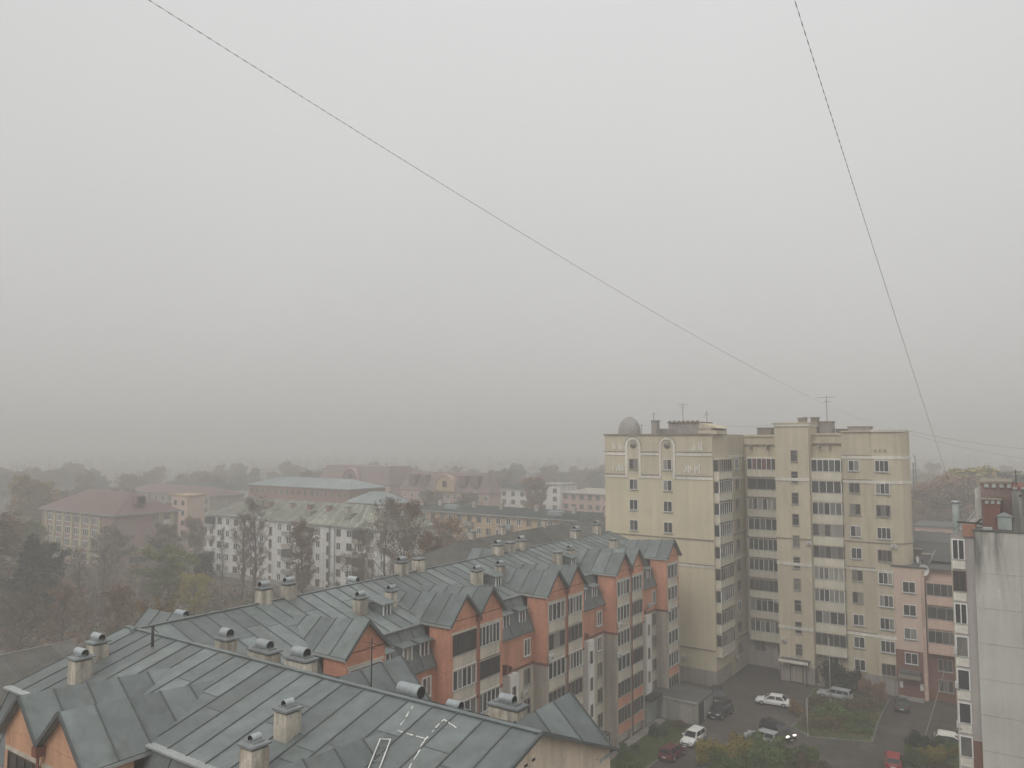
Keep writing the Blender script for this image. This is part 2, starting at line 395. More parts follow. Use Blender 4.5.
def bay(par, c, half, front, axis='a', sgn=1, brickz=12.35, face=RIGHT, lower_brick=False, wall='brick', low='cream', styles=None, zmin=0.0, pil=.42, lo=True, hi=True):
    """one glazed loggia bay under a gable"""
    def bx(m, t0, t1, f0, f1, z0, z1, k):
        if axis == 'a': m.box(f0, f1, t0, t1, z0, z1, k)
        else: m.box(t0, t1, f0, f1, z0, z1, k)
    m = MB(); bk = front - sgn * 2.2
    # body behind the glazing, side pilasters in two tones
    bx(m, c - half + .02, c + half - .02, bk, front - sgn * .35, zmin, 18.9, wall if zmin > 5 else low)
    for s in (-1, 1):
        t0, t1 = (c - half, c - half + pil) if s < 0 else (c + half - pil, c + half)
        if (s < 0 and not lo) or (s > 0 and not hi): t0, t1 = (c - half, c - half + pil * .45) if s < 0 else (c + half - pil * .45, c + half)
        bx(m, t0, t1, bk, front, brickz, 18.9, wall)
        if zmin < brickz:
            bx(m, t0, t1, bk, front, zmin, brickz - .28, 'greige'); bx(m, t0, t1, bk, front + sgn * .03, brickz - .28, brickz, 'brickdark')
    bx(m, c - half + pil * .4, c + half - pil * .4, front - sgn * .4, front - sgn * .02, 17.95, 18.9, wall)
    bx(m, c - half + pil * .4, c + half - pil * .4, front - sgn * .4, front + sgn * .05, 17.92, 18.1, 'cream')
    m.part('bay_wall', par)
    gw = 2 * half - 1.5 * pil if (not lo or not hi) else 2 * half - 2 * pil
    cc = c + (0 if lo and hi else (pil * .27 if hi is False else -pil * .27))
    for i, z in enumerate(FLZ):
        if z < zmin: break
        st = (styles or {}).get(i)
        if st is None: st = vr.choice(['w4', 'w4', 'w5', 'w3', 'w4', 'b3', 'd'])
        fr, gl, pn = {'w4': ('frame', 'glass', 4), 'w5': ('frame', 'glass', 5), 'w3': ('frame', 'glass', 3), 'w6': ('frame', 'glass', 6),
                      'b3': ('frame_wood', 'glass', 3), 'b4': ('frame_brown', 'glass_dark', 4), 'd': ('frame_wood', 'glass_dark', 4)}[st]
        pc = 'brick' if (lower_brick and i >= 4) else low
        x, y = (front, cc) if axis == 'a' else (cc, front)
        loggia(par, x - (sgn * .12 if axis == 'a' else 0), y - (sgn * .12 if axis != 'a' else 0), z, round(gw, 2), 1.62, 1.12, .1, face, pn, fr, gl, pc)
GB = [(51.3, True, False), (54.95, False, True), (65.9, True, False), (69.6, False, True), (80.4, True, False), (84.0, False, True), (94.5, True, True), (40.05, True, True)]
ST = {51.3: {0: 'b4', 1: 'w5', 2: 'w4'}, 54.95: {0: 'w6', 1: 'b4', 2: 'w5'}, 65.9: {0: 'w4', 1: 'b3', 2: 'w4', 3: 'd'}, 69.6: {0: 'w5', 1: 'd', 2: 'w5', 3: 'd'},
      80.4: {0: 'w4', 1: 'w4', 2: 'w4', 3: 'w3', 4: 'd', 5: 'd'}, 84.0: {0: 'w4', 1: 'd', 2: 'd', 3: 'b4', 4: 'd', 5: 'd'}, 94.5: {0: 'w3', 1: 'w3', 2: 'w3', 3: 'w3', 4: 'w4', 5: 'd'}, 40.05: {0: 'w3'}}
for c, lo, hi in GB:
    h = 1.95 if c in (94.5, 40.05) else 1.84
    gable(blk, c, h, -40.5, -48.6, 20.95, 20.3, 19.0, 'brick', eave_back=-43.6, left_over=.25 if lo else 0, right_over=.25 if hi else 0, seed=int(c))
    bay(blk, c, h, -40.5, lower_brick=c > 75, styles=ST[c], lo=lo, hi=hi)
# drain pipe between the paired gables
for b in (53.13, 67.75, 82.2):
    d = MB(); d.tube([(-40.3, b, 18.6), (-40.3, b, .4)], .07, 'brickdark', 6); d.box(-40.5, -40.1, b - .2, b + .2, 18.5, 18.9, 'brickdark'); d.part('drain_pipe', blk)
# windows in the recesses
for b0 in (44.0, 58.6, 73.15, 87.6):
    window(blk, -42.0, b0 + 4.3, 13.95, .95, 1.5, RIGHT, 2, fw=.09)
    for k, z in enumerate((11.2, 8.4, 5.6, 2.9)):
        window(blk, -42.0, b0 + 4.3, z, .95, 1.4, RIGHT, 2, vr.choice(['frame_wood', 'frame']), fw=.06)
        if b0 > 50: window(blk, -41.2, b0 + 1.0, z - .6, .42, 1.25 if k < 3 else .6, RIGHT, 1, 'frame_wood', 'glass', fw=.03, sill=False)
# dormers on the mansard
def dormer(par, a, b, z, w=1.15, h=1.15, deep=1.6):
    m = MB(); m.box(a - deep, a, b - w / 2 - .12, b + w / 2 + .12, z - h / 2 - .15, z + h / 2 + .12, 'mansard')
    m.sheet([(a + .35, b - w / 2 - .3, z + h / 2 + .14), (a + .35, b + w / 2 + .3, z + h / 2 + .14), (a - deep, b + w / 2 + .3, z + h / 2 + .5), (a - deep, b - w / 2 - .3, z + h / 2 + .5)], 'roof', .07)
    o = m.part('dormer', par)
    window_sub(o, a, b, z, w - .25, h, RIGHT)
def window_sub(par, a, b, z, w, h, face):
    g, f = win_meshes(w, h, 2, 'frame', 'glass', 0, .09, False)
    inst('pane', g, par, a, b, z, face); inst('frame', f, par, a, b, z, face)
for b in (43.9, 46.4, 48.4, 59.9, 62.6, 74.4, 77.0, 88.5, 91.2): dormer(blk, -42.35, b, 16.85)
for b in (47.3, 63.0, 77.8): dormer(blk, -45.5, b, 19.75, 1.0, .95, 1.6)
# chimneys of the long block
for a, b, wa, wb, zt, cw, dr in [(-51, 39.3, 1.2, 1.3, 22.1, (1.0, .3), FRONT), (-51, 41.7, 1.2, 1.3, 22.1, (1.0, .28), FRONT), (-51, 55.0, 1.2, 1.4, 22.1, (1.1, .28), FRONT), (-51, 57.4, 1.2, 1.3, 22.1, None, FRONT),
        (-51, 70.6, 1.2, 1.3, 22.0, (1.0, .28), FRONT), (-51, 73.0, 1.2, 1.3, 22.0, None, FRONT), (-51, 75.2, 1.2, 1.3, 22.0, (1.0, .3), FRONT), (-51, 88.0, 1.2, 2.0, 22.0, (1.2, .28), FRONT), (-51.0, 93.6, 1.2, 1.4, 22.2, (1.0, .28), FRONT),
        (-46.6, 45.4, 1.1, 1.2, 20.85, (.9, .3), FRONT), (-46.6, 49.0, 1.1, 1.0, 20.85, (.9, .26), FRONT), (-46.6, 61.0, 1.1, 1.3, 20.9, (1.0, .26), FRONT), (-46.6, 64.9, 1.1, 1.1, 20.9, (.9, .26), FRONT),
        (-46.6, 76.2, 1.1, 1.2, 20.9, None, FRONT), (-46.6, 79.0, 1.1, 1.1, 20.9, (.9, .26), FRONT), (-46.6, 90.0, 1.1, 1.2, 20.9, None, FRONT),
        (-44.3, 31.3, 1.69, 1.1, 20.85, (1.0, .38), LEFT), (-40.7, 31.5, 2.1, 1.2, 20.6, (1.4, .38), LEFT), (-37.4, 31.6, 1.9, 1.2, 20.6, (1.4, .4), LEFT)]:
    chimney(blk, a, b, wa, wb, zt, min(zt - .5, (zA(a) if a < -45 else 19.6)) - .45, cw, dr)
# gables on the rear slope
for c in (36.0, 79.6):
    gable(blk, c, 1.7, -61.2, -54.5, 19.9, 20.0, 18.2, 'brick', sgn=-1, eave_back=-58.5, seed=int(c))
    w = MB(); w.box(-61.1, -58.9, c - 1.65, c + 1.65, 0, 18.3, 'brick'); w.part('bay_wall', blk)
for b in (38.3, 57.8): chimney(blk, -60.4, b, 1.3, 1.4, 18.75, 17.0, (1.6, .4), LEFT)
# satellite dishes and air units
def dish(par, a, b, z, rad=.45, face=RIGHT, tilt=.35, name='satellite_dish', label=None):
    m = MB(); n = 14; vs = [(0, .0, 0)]
    for j, rr in enumerate((.5, 1.0)):
        for i in range(n):
            an = 2 * math.pi * i / n; vs.append((rad * rr * math.cos(an), -.18 * rad * rr * rr * 1.6, rad * rr * math.sin(an) * 1.05))
    fs = [(0, 1 + i, 1 + (i + 1) % n) for i in range(n)] + [(1 + i, 1 + n + i, 1 + n + (i + 1) % n, 1 + (i + 1) % n) for i in range(n)]
    vs2 = [(v[0], v[1] + .03, v[2]) for v in vs]
    m.add(vs, fs, 'frame', 0, True); m.add(vs2, [tuple(reversed(f)) for f in fs], 'frame', 0, True)
    k = 1 + n; m.add([vs[k + i] for i in range(n)] + [vs2[k + i] for i in range(n)], [(i, (i + 1) % n, n + (i + 1) % n, n + i) for i in range(n)], 'frame')
    m.tube([(0, 0, -rad * .9), (0, -rad * .9, -rad * .2)], .02, 'black', 4); m.box(-.05, .05, -rad * .98, -rad * .86, -rad * .27, -rad * .13, 'black')
    m.tube([(0, .02, 0), (0, .3, -.1), (0, .45, -.12)], .03, 'black', 4)
    me = m.mesh('dish')
    return me
M['lightgrey'] = plain('light_grey_casing', (.5, .5, .48), .6)
DM = dish(None, 0, 0, 0)
def ac(par, a, b, z, face=RIGHT):
    if 'ac' not in WM:
        m = MB(); m.box(-.38, .38, -.36, -.1, -.25, .25, 'lightgrey'); m.tube([(0, -.37, 0), (0, -.355, 0)], .19, 'greige', 10); m.box(-.35, -.3, -.12, .02, -.34, -.3, 'black'); m.box(.3, .35, -.12, .02, -.34, -.3, 'black')
        WM['ac'] = m.mesh('air_conditioner')
    return inst('air_conditioner', WM['ac'], par, a, b, z, face)
for b, z in ((64.6, 12.9), (78.9, 9.9), (79.2, 13.1), (93.0, 12.4)): ac(blk, -40.5 + .02, b, z)
for b, z in ((62.3, 9.8), (90.2, 13.2)): ac(blk, -41.98, b, z)

# ================================================================== the wing in front (ridge at b=29)
wing = thing('grey_roofed_wing', 'nearest wing with the big grey seamed metal roof, peach gables and pale end wall', 'apartment block', -34, 29, 0)
ZB = lambda b: 21.1 - (.30 * (29 - b) if b < 29 else .41 * (b - 29))
w = MB()
w.box(-51.6, -19.0, 20.3, 35.9, 0, 15.4, 'peach'); w.box(-51.6, -19.15, 22.3, 35.8, 15.4, 18.2, 'peach')
w.part('wall', wing)
w = MB()   # pale end wall with its pitched top
def yz(a, P, th, m, mb):
    n = len(P); vs = [(a, p[0], p[1]) for p in P] + [(a - th, p[0], p[1]) for p in P]
    mb.add(vs, [tuple(range(n)), tuple(range(2 * n - 1, n - 1, -1))] + [(i + n, (i + 1) % n + n, (i + 1) % n, i) for i in range(n)], m)
yz(-18.95, [(20.3, 0), (36.0, 0), (36.0, 18.1), (29, 20.98), (22.0, 18.9), (20.3, 15.6)], .3, 'endcream', w)
for b, z in ((28.3, 19.9), (28.9, 19.95), (28.6, 19.2), (28.2, 19.05), (28.75, 18.8)): w.box(-18.96, -18.93, b - .12, b + .12, z - .05, z + .05, 'mattblack')
w.part('end_wall', wing)
rf = MB()
strips(rf, (-52.2, 29, RZ), (-18.6, 29, RZ), (-52.2, 21.9, ZB(21.9)), (-18.6, 21.9, ZB(21.9)), 1.5, seed=8)
strips(rf, (-49.2, 29, RZ), (-18.6, 29, RZ), (-49.2, 36.3, ZB(36.3)), (-18.6, 36.3, ZB(36.3)), 1.32, seed=9)
rf.bar((-52.2, 29, RZ + .02), (-18.6, 29, RZ + .02), .28, .05, 'roof')
rf.bar((-18.6, 29, RZ - .1), (-18.6, 21.9, ZB(21.9) - .1), .14, .14, 'seam'); rf.bar((-18.6, 29, RZ - .1), (-18.6, 36.3, ZB(36.3) - .1), .14, .14, 'seam')
rf.bar((-52.2, 21.75, 18.9), (-18.6, 21.75, 18.9), .45, .1, 'trim')
# pale mastic lines along some seams
for p in ([(-25.7, 28.6), (-25.1, 26.9)], [(-25.1, 26.9), (-23.4, 26.9)], [(-23.4, 26.9), (-23.5, 28.3)], [(-23.5, 28.3), (-22.5, 28.0)], [(-23.4, 26.9), (-22.7, 25.0)]):
    q = [Vector((x, y, ZB(y) + .012)) for x, y in p]; n = 9
    for i in range(n):
        if vr.random() < .22: continue
        a_, b_ = q[0].lerp(q[1], i / n), q[0].lerp(q[1], (i + 1) / n)
        j = Vector((vr.uniform(-.02, .02), vr.uniform(-.02, .02), 0)); rf.bar(a_ + j, b_ + j, vr.uniform(.03, .08), .02, 'white', (0, -.3, 1))
rf.part('roof', wing)
ld = MB(); V = lambda x, y: (x, y, ZB(y) + .06)
ld.bar(V(-25.4, 26.1), V(-24.2, 24.0), .045, .05, 'white'); ld.bar(V(-24.9, 26.25), V(-23.7, 24.15), .045, .05, 'white')
for i in range(6):
    t = i / 5; ld.bar(V(-25.4 + 1.2 * t, 26.1 - 2.1 * t), V(-24.9 + 1.2 * t, 26.25 - 2.1 * t), .03, .03, 'white' if i == 0 else 'cap')
ld.part('roof_ladder', wing)
for a0, a1 in ((-36.6, -27.8), (-23.4, -18.95), (-52.0, -45.2)):
    ms = MB(); strips(ms, (a0, 21.85, 18.8), (a1, 21.85, 18.8), (a0, 20.3, 15.5), (a1, 20.3, 15.5), 1.6, 'mansard', seed=12); ms.part('mansard', wing)
for c, hf, lo, hi in ((-38.85, 2.15, False, True), (-43.0, 2.05, True, False), (-25.6, 1.95, True, True)):
    gable(wing, c, hf, 18.8, 26.9, 20.95, 20.35, 18.95, 'peach', axis='b', sgn=-1, eave_back=21.9, left_over=.25 if lo else 0, right_over=.25 if hi else 0, seed=int(-c))
    bay(wing, c, hf, 18.8, axis='b', sgn=-1, face=FRONT, wall='peach', low='cream', lo=lo, hi=hi, styles={0: 'b4', 1: 'w4'})
for c in (-21.5, -33.7):
    gable(wing, c, 2.3, 36.0, 31.2, 20.35, 20.3, 18.2, 'peach', axis='b', sgn=1, eave_back=34.9, seed=int(-c))
    m = MB(); m.box(c - 2.1, c + 2.1, 34.5, 35.95, 0, 18.3, 'peach'); m.part('bay_wall', wing)
d = MB(); d.tube([(-40.92, 18.55, 18.7), (-40.92, 18.55, .4)], .08, 'brickdark', 6); d.box(-41.15, -40.7, 18.35, 18.8, 18.5, 18.95, 'brickdark'); d.part('drain_pipe', wing)
for a, b, wa, wb, zt, zf, cw, dr in [(-29.2, 22.2, 1.15, 1.2, 20.35, 18.6, (.6, .24), FRONT), (-30.2, 24.8, 1.2, 1.2, 20.95, 19.3, (.65, .24), FRONT), (-47.9, 23.9, 1.25, 1.4, 20.75, 19.0, (1.2, .3), LEFT), (-49.5, 25.7, 1.2, 1.3, 21.05, 19.6, (1.2, .3), LEFT),
        (-31.0, 34.3, 1.3, 1.2, 18.75, 17.9, (2.0, .5), LEFT), (-27.7, 34.3, 1.4, 1.2, 18.65, 17.9, (1.1, .34), LEFT), (-24.4, 34.7, 1.9, 1.2, 19.5, 17.6, (1.1, .33), LEFT)]:
    chimney(wing, a, b, wa, wb, zt, zf, cw, dr)
def pole(par, a, b, z0, z1, r=.05, m='black', name='vent_pole'):
    k = MB(); k.tube([(a, b, z0), (a, b, z1)], r, m, 7); return k.part(name, par)
pole(wing, -47.1, 27.9, 20.5, 22.05, .09)
m = MB(); m.tube([(-29.9, 30.0, 20.4), (-29.9, 30.0, 23.3)], .035, 'black', 6); m.tube([(-30.5, 30.0, 23.05), (-29.3, 30.0, 23.05)], .015, 'black', 4); m.tube([(-30.3, 30.0, 22.8), (-29.5, 30.0, 22.8)], .015, 'black', 4); m.part('aerial', wing)
for c, z in ((-28.8, 17.0), (-33.0, 17.0)): window(wing, c, 21.0, 17.0, .9, 1.1, FRONT, 2, fw=.09)
for c in (-35.3, -33.0, -30.5, -28.3, -48.0): window(wing, c, 20.3, 13.9, 1.0, 1.4, FRONT, 2, fw=.08); window(wing, c, 20.3, 11.1, 1.0, 1.4, FRONT, 2, fw=.08)

M['brickdusk'] = mat('dusty_orange_brick', (.36, .19, .13), .9, (.4, .15), (6, .12))
M['galvdome'] = mat('dull_dome_sheet', (.30, .28, .265), .6, streak=.15)
M['pinkpanel'] = mat('salmon_panel', (.56, .40, .33), .85, streak=.15)
M['redbase2'] = mat('dusty_red_brick', (.24, .17, .15), .9, (.4, .15), (6, .12))

# ================================================================== ten storey pale yellow tower
tw = thing('yellow_apartment_tower', 'tall pale yellow ten storey brick tower with dome, arched strips and glazed loggias', 'tower block', -40, 112, 0)
w = MB()
L0, L1, B0, B1 = -55.6, -38.7, 104.8, 118.5
w.box(L0, L1, B0, 128, 2.1, 28.6, 'tower'); w.box(L0 + .0, L1, B0, 128, 0, 2.1, 'towergrey')
w.box(L0, L1, B0, 128, 28.6, 34.5, 'towertan')
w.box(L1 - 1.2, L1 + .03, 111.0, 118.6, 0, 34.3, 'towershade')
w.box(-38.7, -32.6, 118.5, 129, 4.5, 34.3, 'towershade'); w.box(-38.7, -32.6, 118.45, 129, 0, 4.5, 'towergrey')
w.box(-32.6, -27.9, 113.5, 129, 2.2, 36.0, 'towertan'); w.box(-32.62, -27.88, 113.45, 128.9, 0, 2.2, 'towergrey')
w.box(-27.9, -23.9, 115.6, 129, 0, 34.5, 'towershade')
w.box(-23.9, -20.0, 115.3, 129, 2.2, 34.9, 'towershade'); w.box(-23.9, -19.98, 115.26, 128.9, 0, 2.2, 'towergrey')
arc = [(-20.0, 129), (-20.0, 115.1), (-19.2, 114.95), (-18.2, 115.05), (-17.3, 115.45), (-16.5, 116.15), (-15.95, 117.1), (-15.75, 118.4), (-17.6, 129)]
w.poly(arc, 2.2, 34.9, 'towertan')
w.poly([(p[0] + (.04 if p[0] > -19.9 else 0), p[1] - (.05 if p[1] < 118 else 0)) for p in arc], 0, 2.2, 'towergrey')
w.part('wall', tw)
# string courses, cornices, ornaments
def fband(z, h, m, a0, a1, b, pr): t.box(a0, a1, b - pr, b + .02, z, z + h, m)
for z in (31.55, 28.2):
    for a0, a1 in ((L0, -51.95), (-49.72, -46.75), (-44.15, L1)):
        t = MB(); fband(z, .42, 'band', a0, a1, B0, .1); fband(z + .423, .16, 'banddark', a0, a1, B0, .14); t.part('string_course', tw)
for z, a0 in ((19.75, L0), (4.75, L0)): t = MB(); fband(z, .17, 'banddark', a0, L1, B0, .1); t.part('string_course', tw)
t = MB(); fband(16.0, .35, 'band', L0, L1, B0, .08); fband(16.353, .12, 'banddark', L0, L1, B0, .12)
t.part('string_course', tw); t = MB(); fband(34.5, .22, 'banddark', L0 - .1, L1 + .1, B0, .2); t.part('cornice', tw)
for z, hh, k in ((31.2, .35, 'band'), (27.9, .35, 'band'), (16.1, .35, 'band'), (4.6, .2, 'banddark'), (19.75, .2, 'banddark')):
    t = MB(); t.box(L1 - .02, L1 + .1, 110.9, 118.4, z, z + hh, k); t.part('string_course', tw)
for z in (28.0, 16.1, 7.2): t = MB(); t.box(-32.65, -27.85, 113.38, 113.52, z, z + .42, 'band'); t.part('string_course', tw)
t = MB(); t.box(-32.65, -27.85, 113.38, 113.52, 19.8, 19.95, 'banddark')
t.part('string_course', tw); t = MB()
t.box(-32.75, -27.75, 113.3, 129.05, 35.75, 36.1, 'band'); t.box(-32.85, -27.65, 113.2, 129.1, 36.1, 36.3, 'towershade')
t.part('cornice', tw)
for z, k, hh in ((31.2, 'band', .42), (27.85, 'band', .42), (16.0, 'band', .35), (19.8, 'banddark', .15), (7.2, 'band', .42)):
    t = MB(); t.box(-23.9, -20.0, 115.2, 115.32, z, z + hh, k)
    t.poly([(p[0], p[1] - .09) if p[1] < 118 else p for p in arc[1:-1]] + [(-15.62, 118.4), (-15.95, 120), (-20, 120)], z, z + hh, k)
    if k == 'band': t.box(-23.9, -19.95, 115.17, 115.32, z + hh + .002, z + hh + .12, 'banddark')
    t.part('string_course', tw)
t = MB()
t.poly([(p[0], p[1] - .25) if p[1] < 118 else p for p in arc[1:-1]] + [(-15.5, 118.4), (-17.4, 129), (-20, 129)], 34.9, 35.2, 'band')
t.box(-23.9, -20.0, 115.05, 129, 34.9, 35.08, 'towershade')
t.box(-27.9, -23.9, 115.3, 115.62, 33.2, 33.36, 'banddark'); t.box(-38.7, -32.6, 118.2, 118.52, 33.0, 33.16, 'banddark')
t.box(-27.9, -23.9, 115.4, 115.7, 34.5, 34.75, 'towertan'); t.box(-38.7, -32.6, 118.3, 118.6, 34.3, 34.6, 'towertan')
t.part('cornice', tw)
for c in (-50.85, -45.45):                      # arched strips with a round medallion
    t = MB()
    for s in (-1, 1): t.box(c + s * 1.08 - .17, c + s * 1.08 + .17, B0 - .16, B0 + .02, 28.2, 33.0, 'band')
    n = 14; vs = []; fs = []
    for r_, yy in ((.92, -.16), (1.26, -.16), (1.26, .02), (.92, .02)):
        for i in range(n + 1):
            an = math.pi * i / n; vs.append((c + r_ * math.cos(an), B0 + yy, 33.0 + r_ * .95 * math.sin(an)))
    for r4 in range(4):
        for i in range(n): fs.append((r4 * (n + 1) + i, r4 * (n + 1) + i + 1, ((r4 + 1) % 4) * (n + 1) + i + 1, ((r4 + 1) % 4) * (n + 1) + i))
    t.add(vs, fs, 'band'); 
    t.add([(v[0] + (0), v[1] - .03, v[2]) for v in [(c + r_ * math.cos(math.pi * i / n), B0 - .16, 33.0 + r_ * .95 * math.sin(math.pi * i / n)) for r_ in (1.26, 1.36) for i in range(n + 1)]], [(i, i + 1, n + 2 + i, n + 1 + i) for i in range(n)], 'banddark')
    t.tube([(c, B0 - .1, 33.1), (c, B0 + .05, 33.1)], .52, 'towergrey', 16); t.tube([(c, B0 - .14, 33.1), (c, B0 + .05, 33.1)], .36, 'banddark', 14); t.part('arched_strip', tw)
def bars(a0, z0, hs, st=.33):
    t = MB()
    for i, (hh, dz) in enumerate(hs):
        if hh: t.box(a0 + i * st - .08, a0 + i * st + .08, B0 - .1, B0 + .02, z0 + dz, z0 + dz + hh, 'white')
    t.part('ornament', tw)
bars(-54.1, 32.4, [(.9, 0), (.55, 0), (0, 0), (.9, 0), (.5, 0)]); bars(-54.2, 29.2, [(.9, 0), (0, 0), (.5, 0), (1.0, 0), (.6, 0), (.9, 0)])
bars(-41.6, 32.3, [(.5, 0), (.9, 0), (0, 0), (1.1, 0), (1.3, 0)]); bars(-42.9, 29.1, [(.35, 0), (.8, .25), (1.1, 0), (.8, .25), (0, 0), (1.1, 0), (.7, .4), (1.35, 0)])
t = MB()
for a0 in (-37.4, -34.9): t.box(a0 - .07, a0 + .07, 117.1, 118.5, 32.3, 33.0, 'towergrey')
for a0 in (-26.8, -25.4): t.box(a0 - .07, a0 + .07, 114.4, 115.6, 32.5, 33.1, 'towergrey')
for a0 in (-19.5, -18.9, -18.3): t.box(a0 - .13, a0 + .13, 114.9, 115.2, 32.2, 32.5, 'towergrey')
t.part('attic_slot', tw)
TZ = [30.25 - 3 * k for k in range(10)]
wr = random.Random(5)
for k, z in enumerate(TZ):
    for c in (-50.85, -45.45): window(tw, c, B0, z, 1.25, 1.45, FRONT, 2, wr.choice(['frame', 'frame', 'frame_wood']), fw=.05)
    # corner loggias on the yard side
    if k < 9:
        loggia(tw, -38.7, 107.9, z - .05, 5.2, 1.6, 1.35, .75, RIGHT, 6, wr.choice(['frame', 'frame', 'frame_wood']), wr.choice(['glass', 'glass', 'glass_pale']), 'panel')
    window(tw, -38.66, 114.7, z, 1.5, 1.5, RIGHT, 2, wr.choice(['frame_wood', 'frame_wood', 'frame']), 'glass', fw=.06)
    if k < 9:
        st = {0: ('frame', 'glass_pink', 6), 1: ('frame_wood', 'glass', 3), 2: ('frame', 'glass_pale', 6)}.get(k, (wr.choice(['frame', 'frame', 'frame_wood']), wr.choice(['glass', 'glass', 'glass_pale']), wr.choice([5, 6, 5])))
        loggia(tw, -35.7, 118.5, z - .05, 4.3, 1.62, 1.3, 1.2, FRONT, st[2], st[0], st[1], 'panel')
        st = {0: ('frame', 'glass', 5), 4: ('frame_wood', 'glass', 5), 8: ('frame_wood', 'glass', 5)}.get(k, (wr.choice(['frame', 'frame', 'frame_wood']), wr.choice(['glass', 'glass', 'glass_pale']), wr.choice([5, 6, 4])))
        loggia(tw, -25.9, 115.6, z - .05, 3.9, 1.62, 1.3, 1.0, FRONT, st[2], st[0], st[1], 'panel')
    window(tw, -22.35, 115.3, z, 1.3, 1.4, FRONT, 2, 'frame' if k not in (1, 2, 5, 6) else 'frame_wood', 'glass' if k else 'glass_pale', fw=.055)
    window(tw, -18.75, 114.98, z, 1.65, 1.45, FRONT, 3, 'frame' if wr.random() < .65 else 'frame_wood', wr.choice(['glass', 'glass', 'glass', 'glass_pale']), fw=.055)
    window(tw, -29.9, 113.5, 31.55 - 3 * k if k < 9 else 4.5, .85, 1.5, FRONT, 1, 'frame_wood', 'glass', fw=.06, trans=.5)
window(tw, -36.8, 118.45, 3.0, 1.5, 1.4, FRONT, 2, 'frame_wood', fw=.06); window(tw, -33.8, 118.45, 3.0, .9, 1.4, FRONT, 1, 'frame_wood', fw=.06)
window(tw, -25.9, 115.6, 3.0, 1.5, 1.4, FRONT, 2, 'frame', fw=.06)
m = MB(); m.box(-32.3, -28.4, 111.9, 113.5, 3.0, 3.22, 'rooffelt'); m.box(-32.35, -28.35, 111.8, 111.9, 2.95, 3.3, 'band')
for a in (-32.1, -28.6): m.tube([(a, 112.0, 0), (a, 112.0, 3.0)], .06, 'black', 6)
m.part('entrance_canopy', tw)
m = MB(); m.box(-31.2, -29.4, 113.36, 113.5, 0, 2.3, 'black'); m.box(-31.1, -30.33, 113.32, 113.36, .1, 2.2, 'greige'); m.box(-30.27, -29.5, 113.32, 113.36, .1, 2.2, 'greige'); m.part('door', tw)
for a, b, z, f in ((-43.3, B0, 3.4, FRONT), (-38.6, 112.8, 2.3, RIGHT), (-34.0, 117.3, 10.1, FRONT), (-17.6, 115.2, 19.6, FRONT), (-31.9, 113.5, 5.6, FRONT), (-28.1, 113.5, 19.4, FRONT)): ac(tw, a, b, z, f)
# roof: slab, parapet, dome, stair huts, vents, aerials
m = MB(); m.box(L0 + .2, -23.9, 119, 127.8, 34.3, 34.45, 'rooffelt'); m.box(L0 + .2, L1 - .2, B0 + .3, 127.8, 34.505, 34.6, 'rooffelt')
m.part('roof', tw)
m = MB(); n = 20; prof = [(1.72, 0), (1.74, .5), (1.66, 1.1), (1.45, 1.7), (1.12, 2.2), (.7, 2.58), (.32, 2.76), (.02, 2.82)]
vs = [(-53.0 + r_ * math.cos(2 * math.pi * i / n), 108 + r_ * math.sin(2 * math.pi * i / n), 34.6 + z) for r_, z in prof for i in range(n)]
m.add(vs, [(j * n + i, j * n + (i + 1) % n, (j + 1) * n + (i + 1) % n, (j + 1) * n + i) for j in range(len(prof) - 1) for i in range(n)], 'galvdome', 0, True)
m.tube([(-53, 108, 34.5), (-53, 108, 34.75)], 1.85, 'banddark', 20)
m.part('dome', tw)
m = MB()
m.box(-48.2, -40.2, 108.5, 115, 34.6, 35.5, 'towergrey'); m.box(-47.0, -42.2, 109.0, 114, 35.5, 36.35, 'towergrey'); m.box(-47.2, -42.0, 108.8, 114.2, 36.35, 36.5, 'banddark')
m.add([(-42.2, 109.0, 35.5), (-39.3, 108.6, 35.5), (-42.2, 114, 35.5), (-39.3, 114, 35.5), (-42.2, 109.0, 36.35), (-42.2, 114, 36.35), (-39.9, 108.6, 35.8), (-39.9, 114, 35.8)], [(0, 1, 6, 4), (2, 5, 7, 3), (4, 6, 7, 5), (1, 3, 7, 6)], 'towertan')
for i in range(7): m.box(-46.9 + i * .72, -46.5 + i * .72, 108.7, 108.95, 36.5, 36.68, 'banddark')
m.box(-40.9, -38.2, 105.2, 109.5, 34.6, 35.15, 'towertan')
m.part('lift_housing', tw)
for a0, a1, b0, b1, z0, z1, k in ((-48.9, -48.0, 107, 108, 34.6, 36.6, 'towergrey'), (-37.4, -35.2, 121, 122.5, 34.4, 35.6, 'banddark'), (-29.9, -28.8, 116, 117, 36.3, 36.9, 'banddark'), (-28.6, -27.6, 118, 119, 36.2, 37.0, 'banddark'),
        (-27.7, -25.9, 119, 121, 34.5, 36.4, 'towergrey'), (-25.6, -23.4, 120, 121, 34.5, 35.3, 'banddark'), (-23.5, -20.6, 118, 120, 34.9, 35.6, 'towergrey')):
    m = MB(); m.box(a0, a1, b0, b1, z0, z1, k); m.box(a0 - .1, a1 + .1, b0 - .1, b1 + .1, z1, z1 + .14, 'banddark'); m.part('roof_vent', tw)
def aerial(par, a, b, z0, z1, arms=((.9, .9), (.7, .5)), rr=.035):
    m = MB(); m.tube([(a, b, z0), (a, b, z1)], rr, 'black', 5)
    for dz, L in arms: m.tube([(a - L, b, z1 - dz), (a + L, b, z1 - dz)], rr * .6, 'black', 4)
    return m.part('aerial', par)
aerial(tw, -45.5, 111, 36.3, 39.3, ((.1, .9), (.5, .4))); aerial(tw, -48.5, 107, 36.6, 37.8, ((.1, .3),)); aerial(tw, -42.5, 113, 36.3, 38.2, ((.3, .3), (.6, .5)))
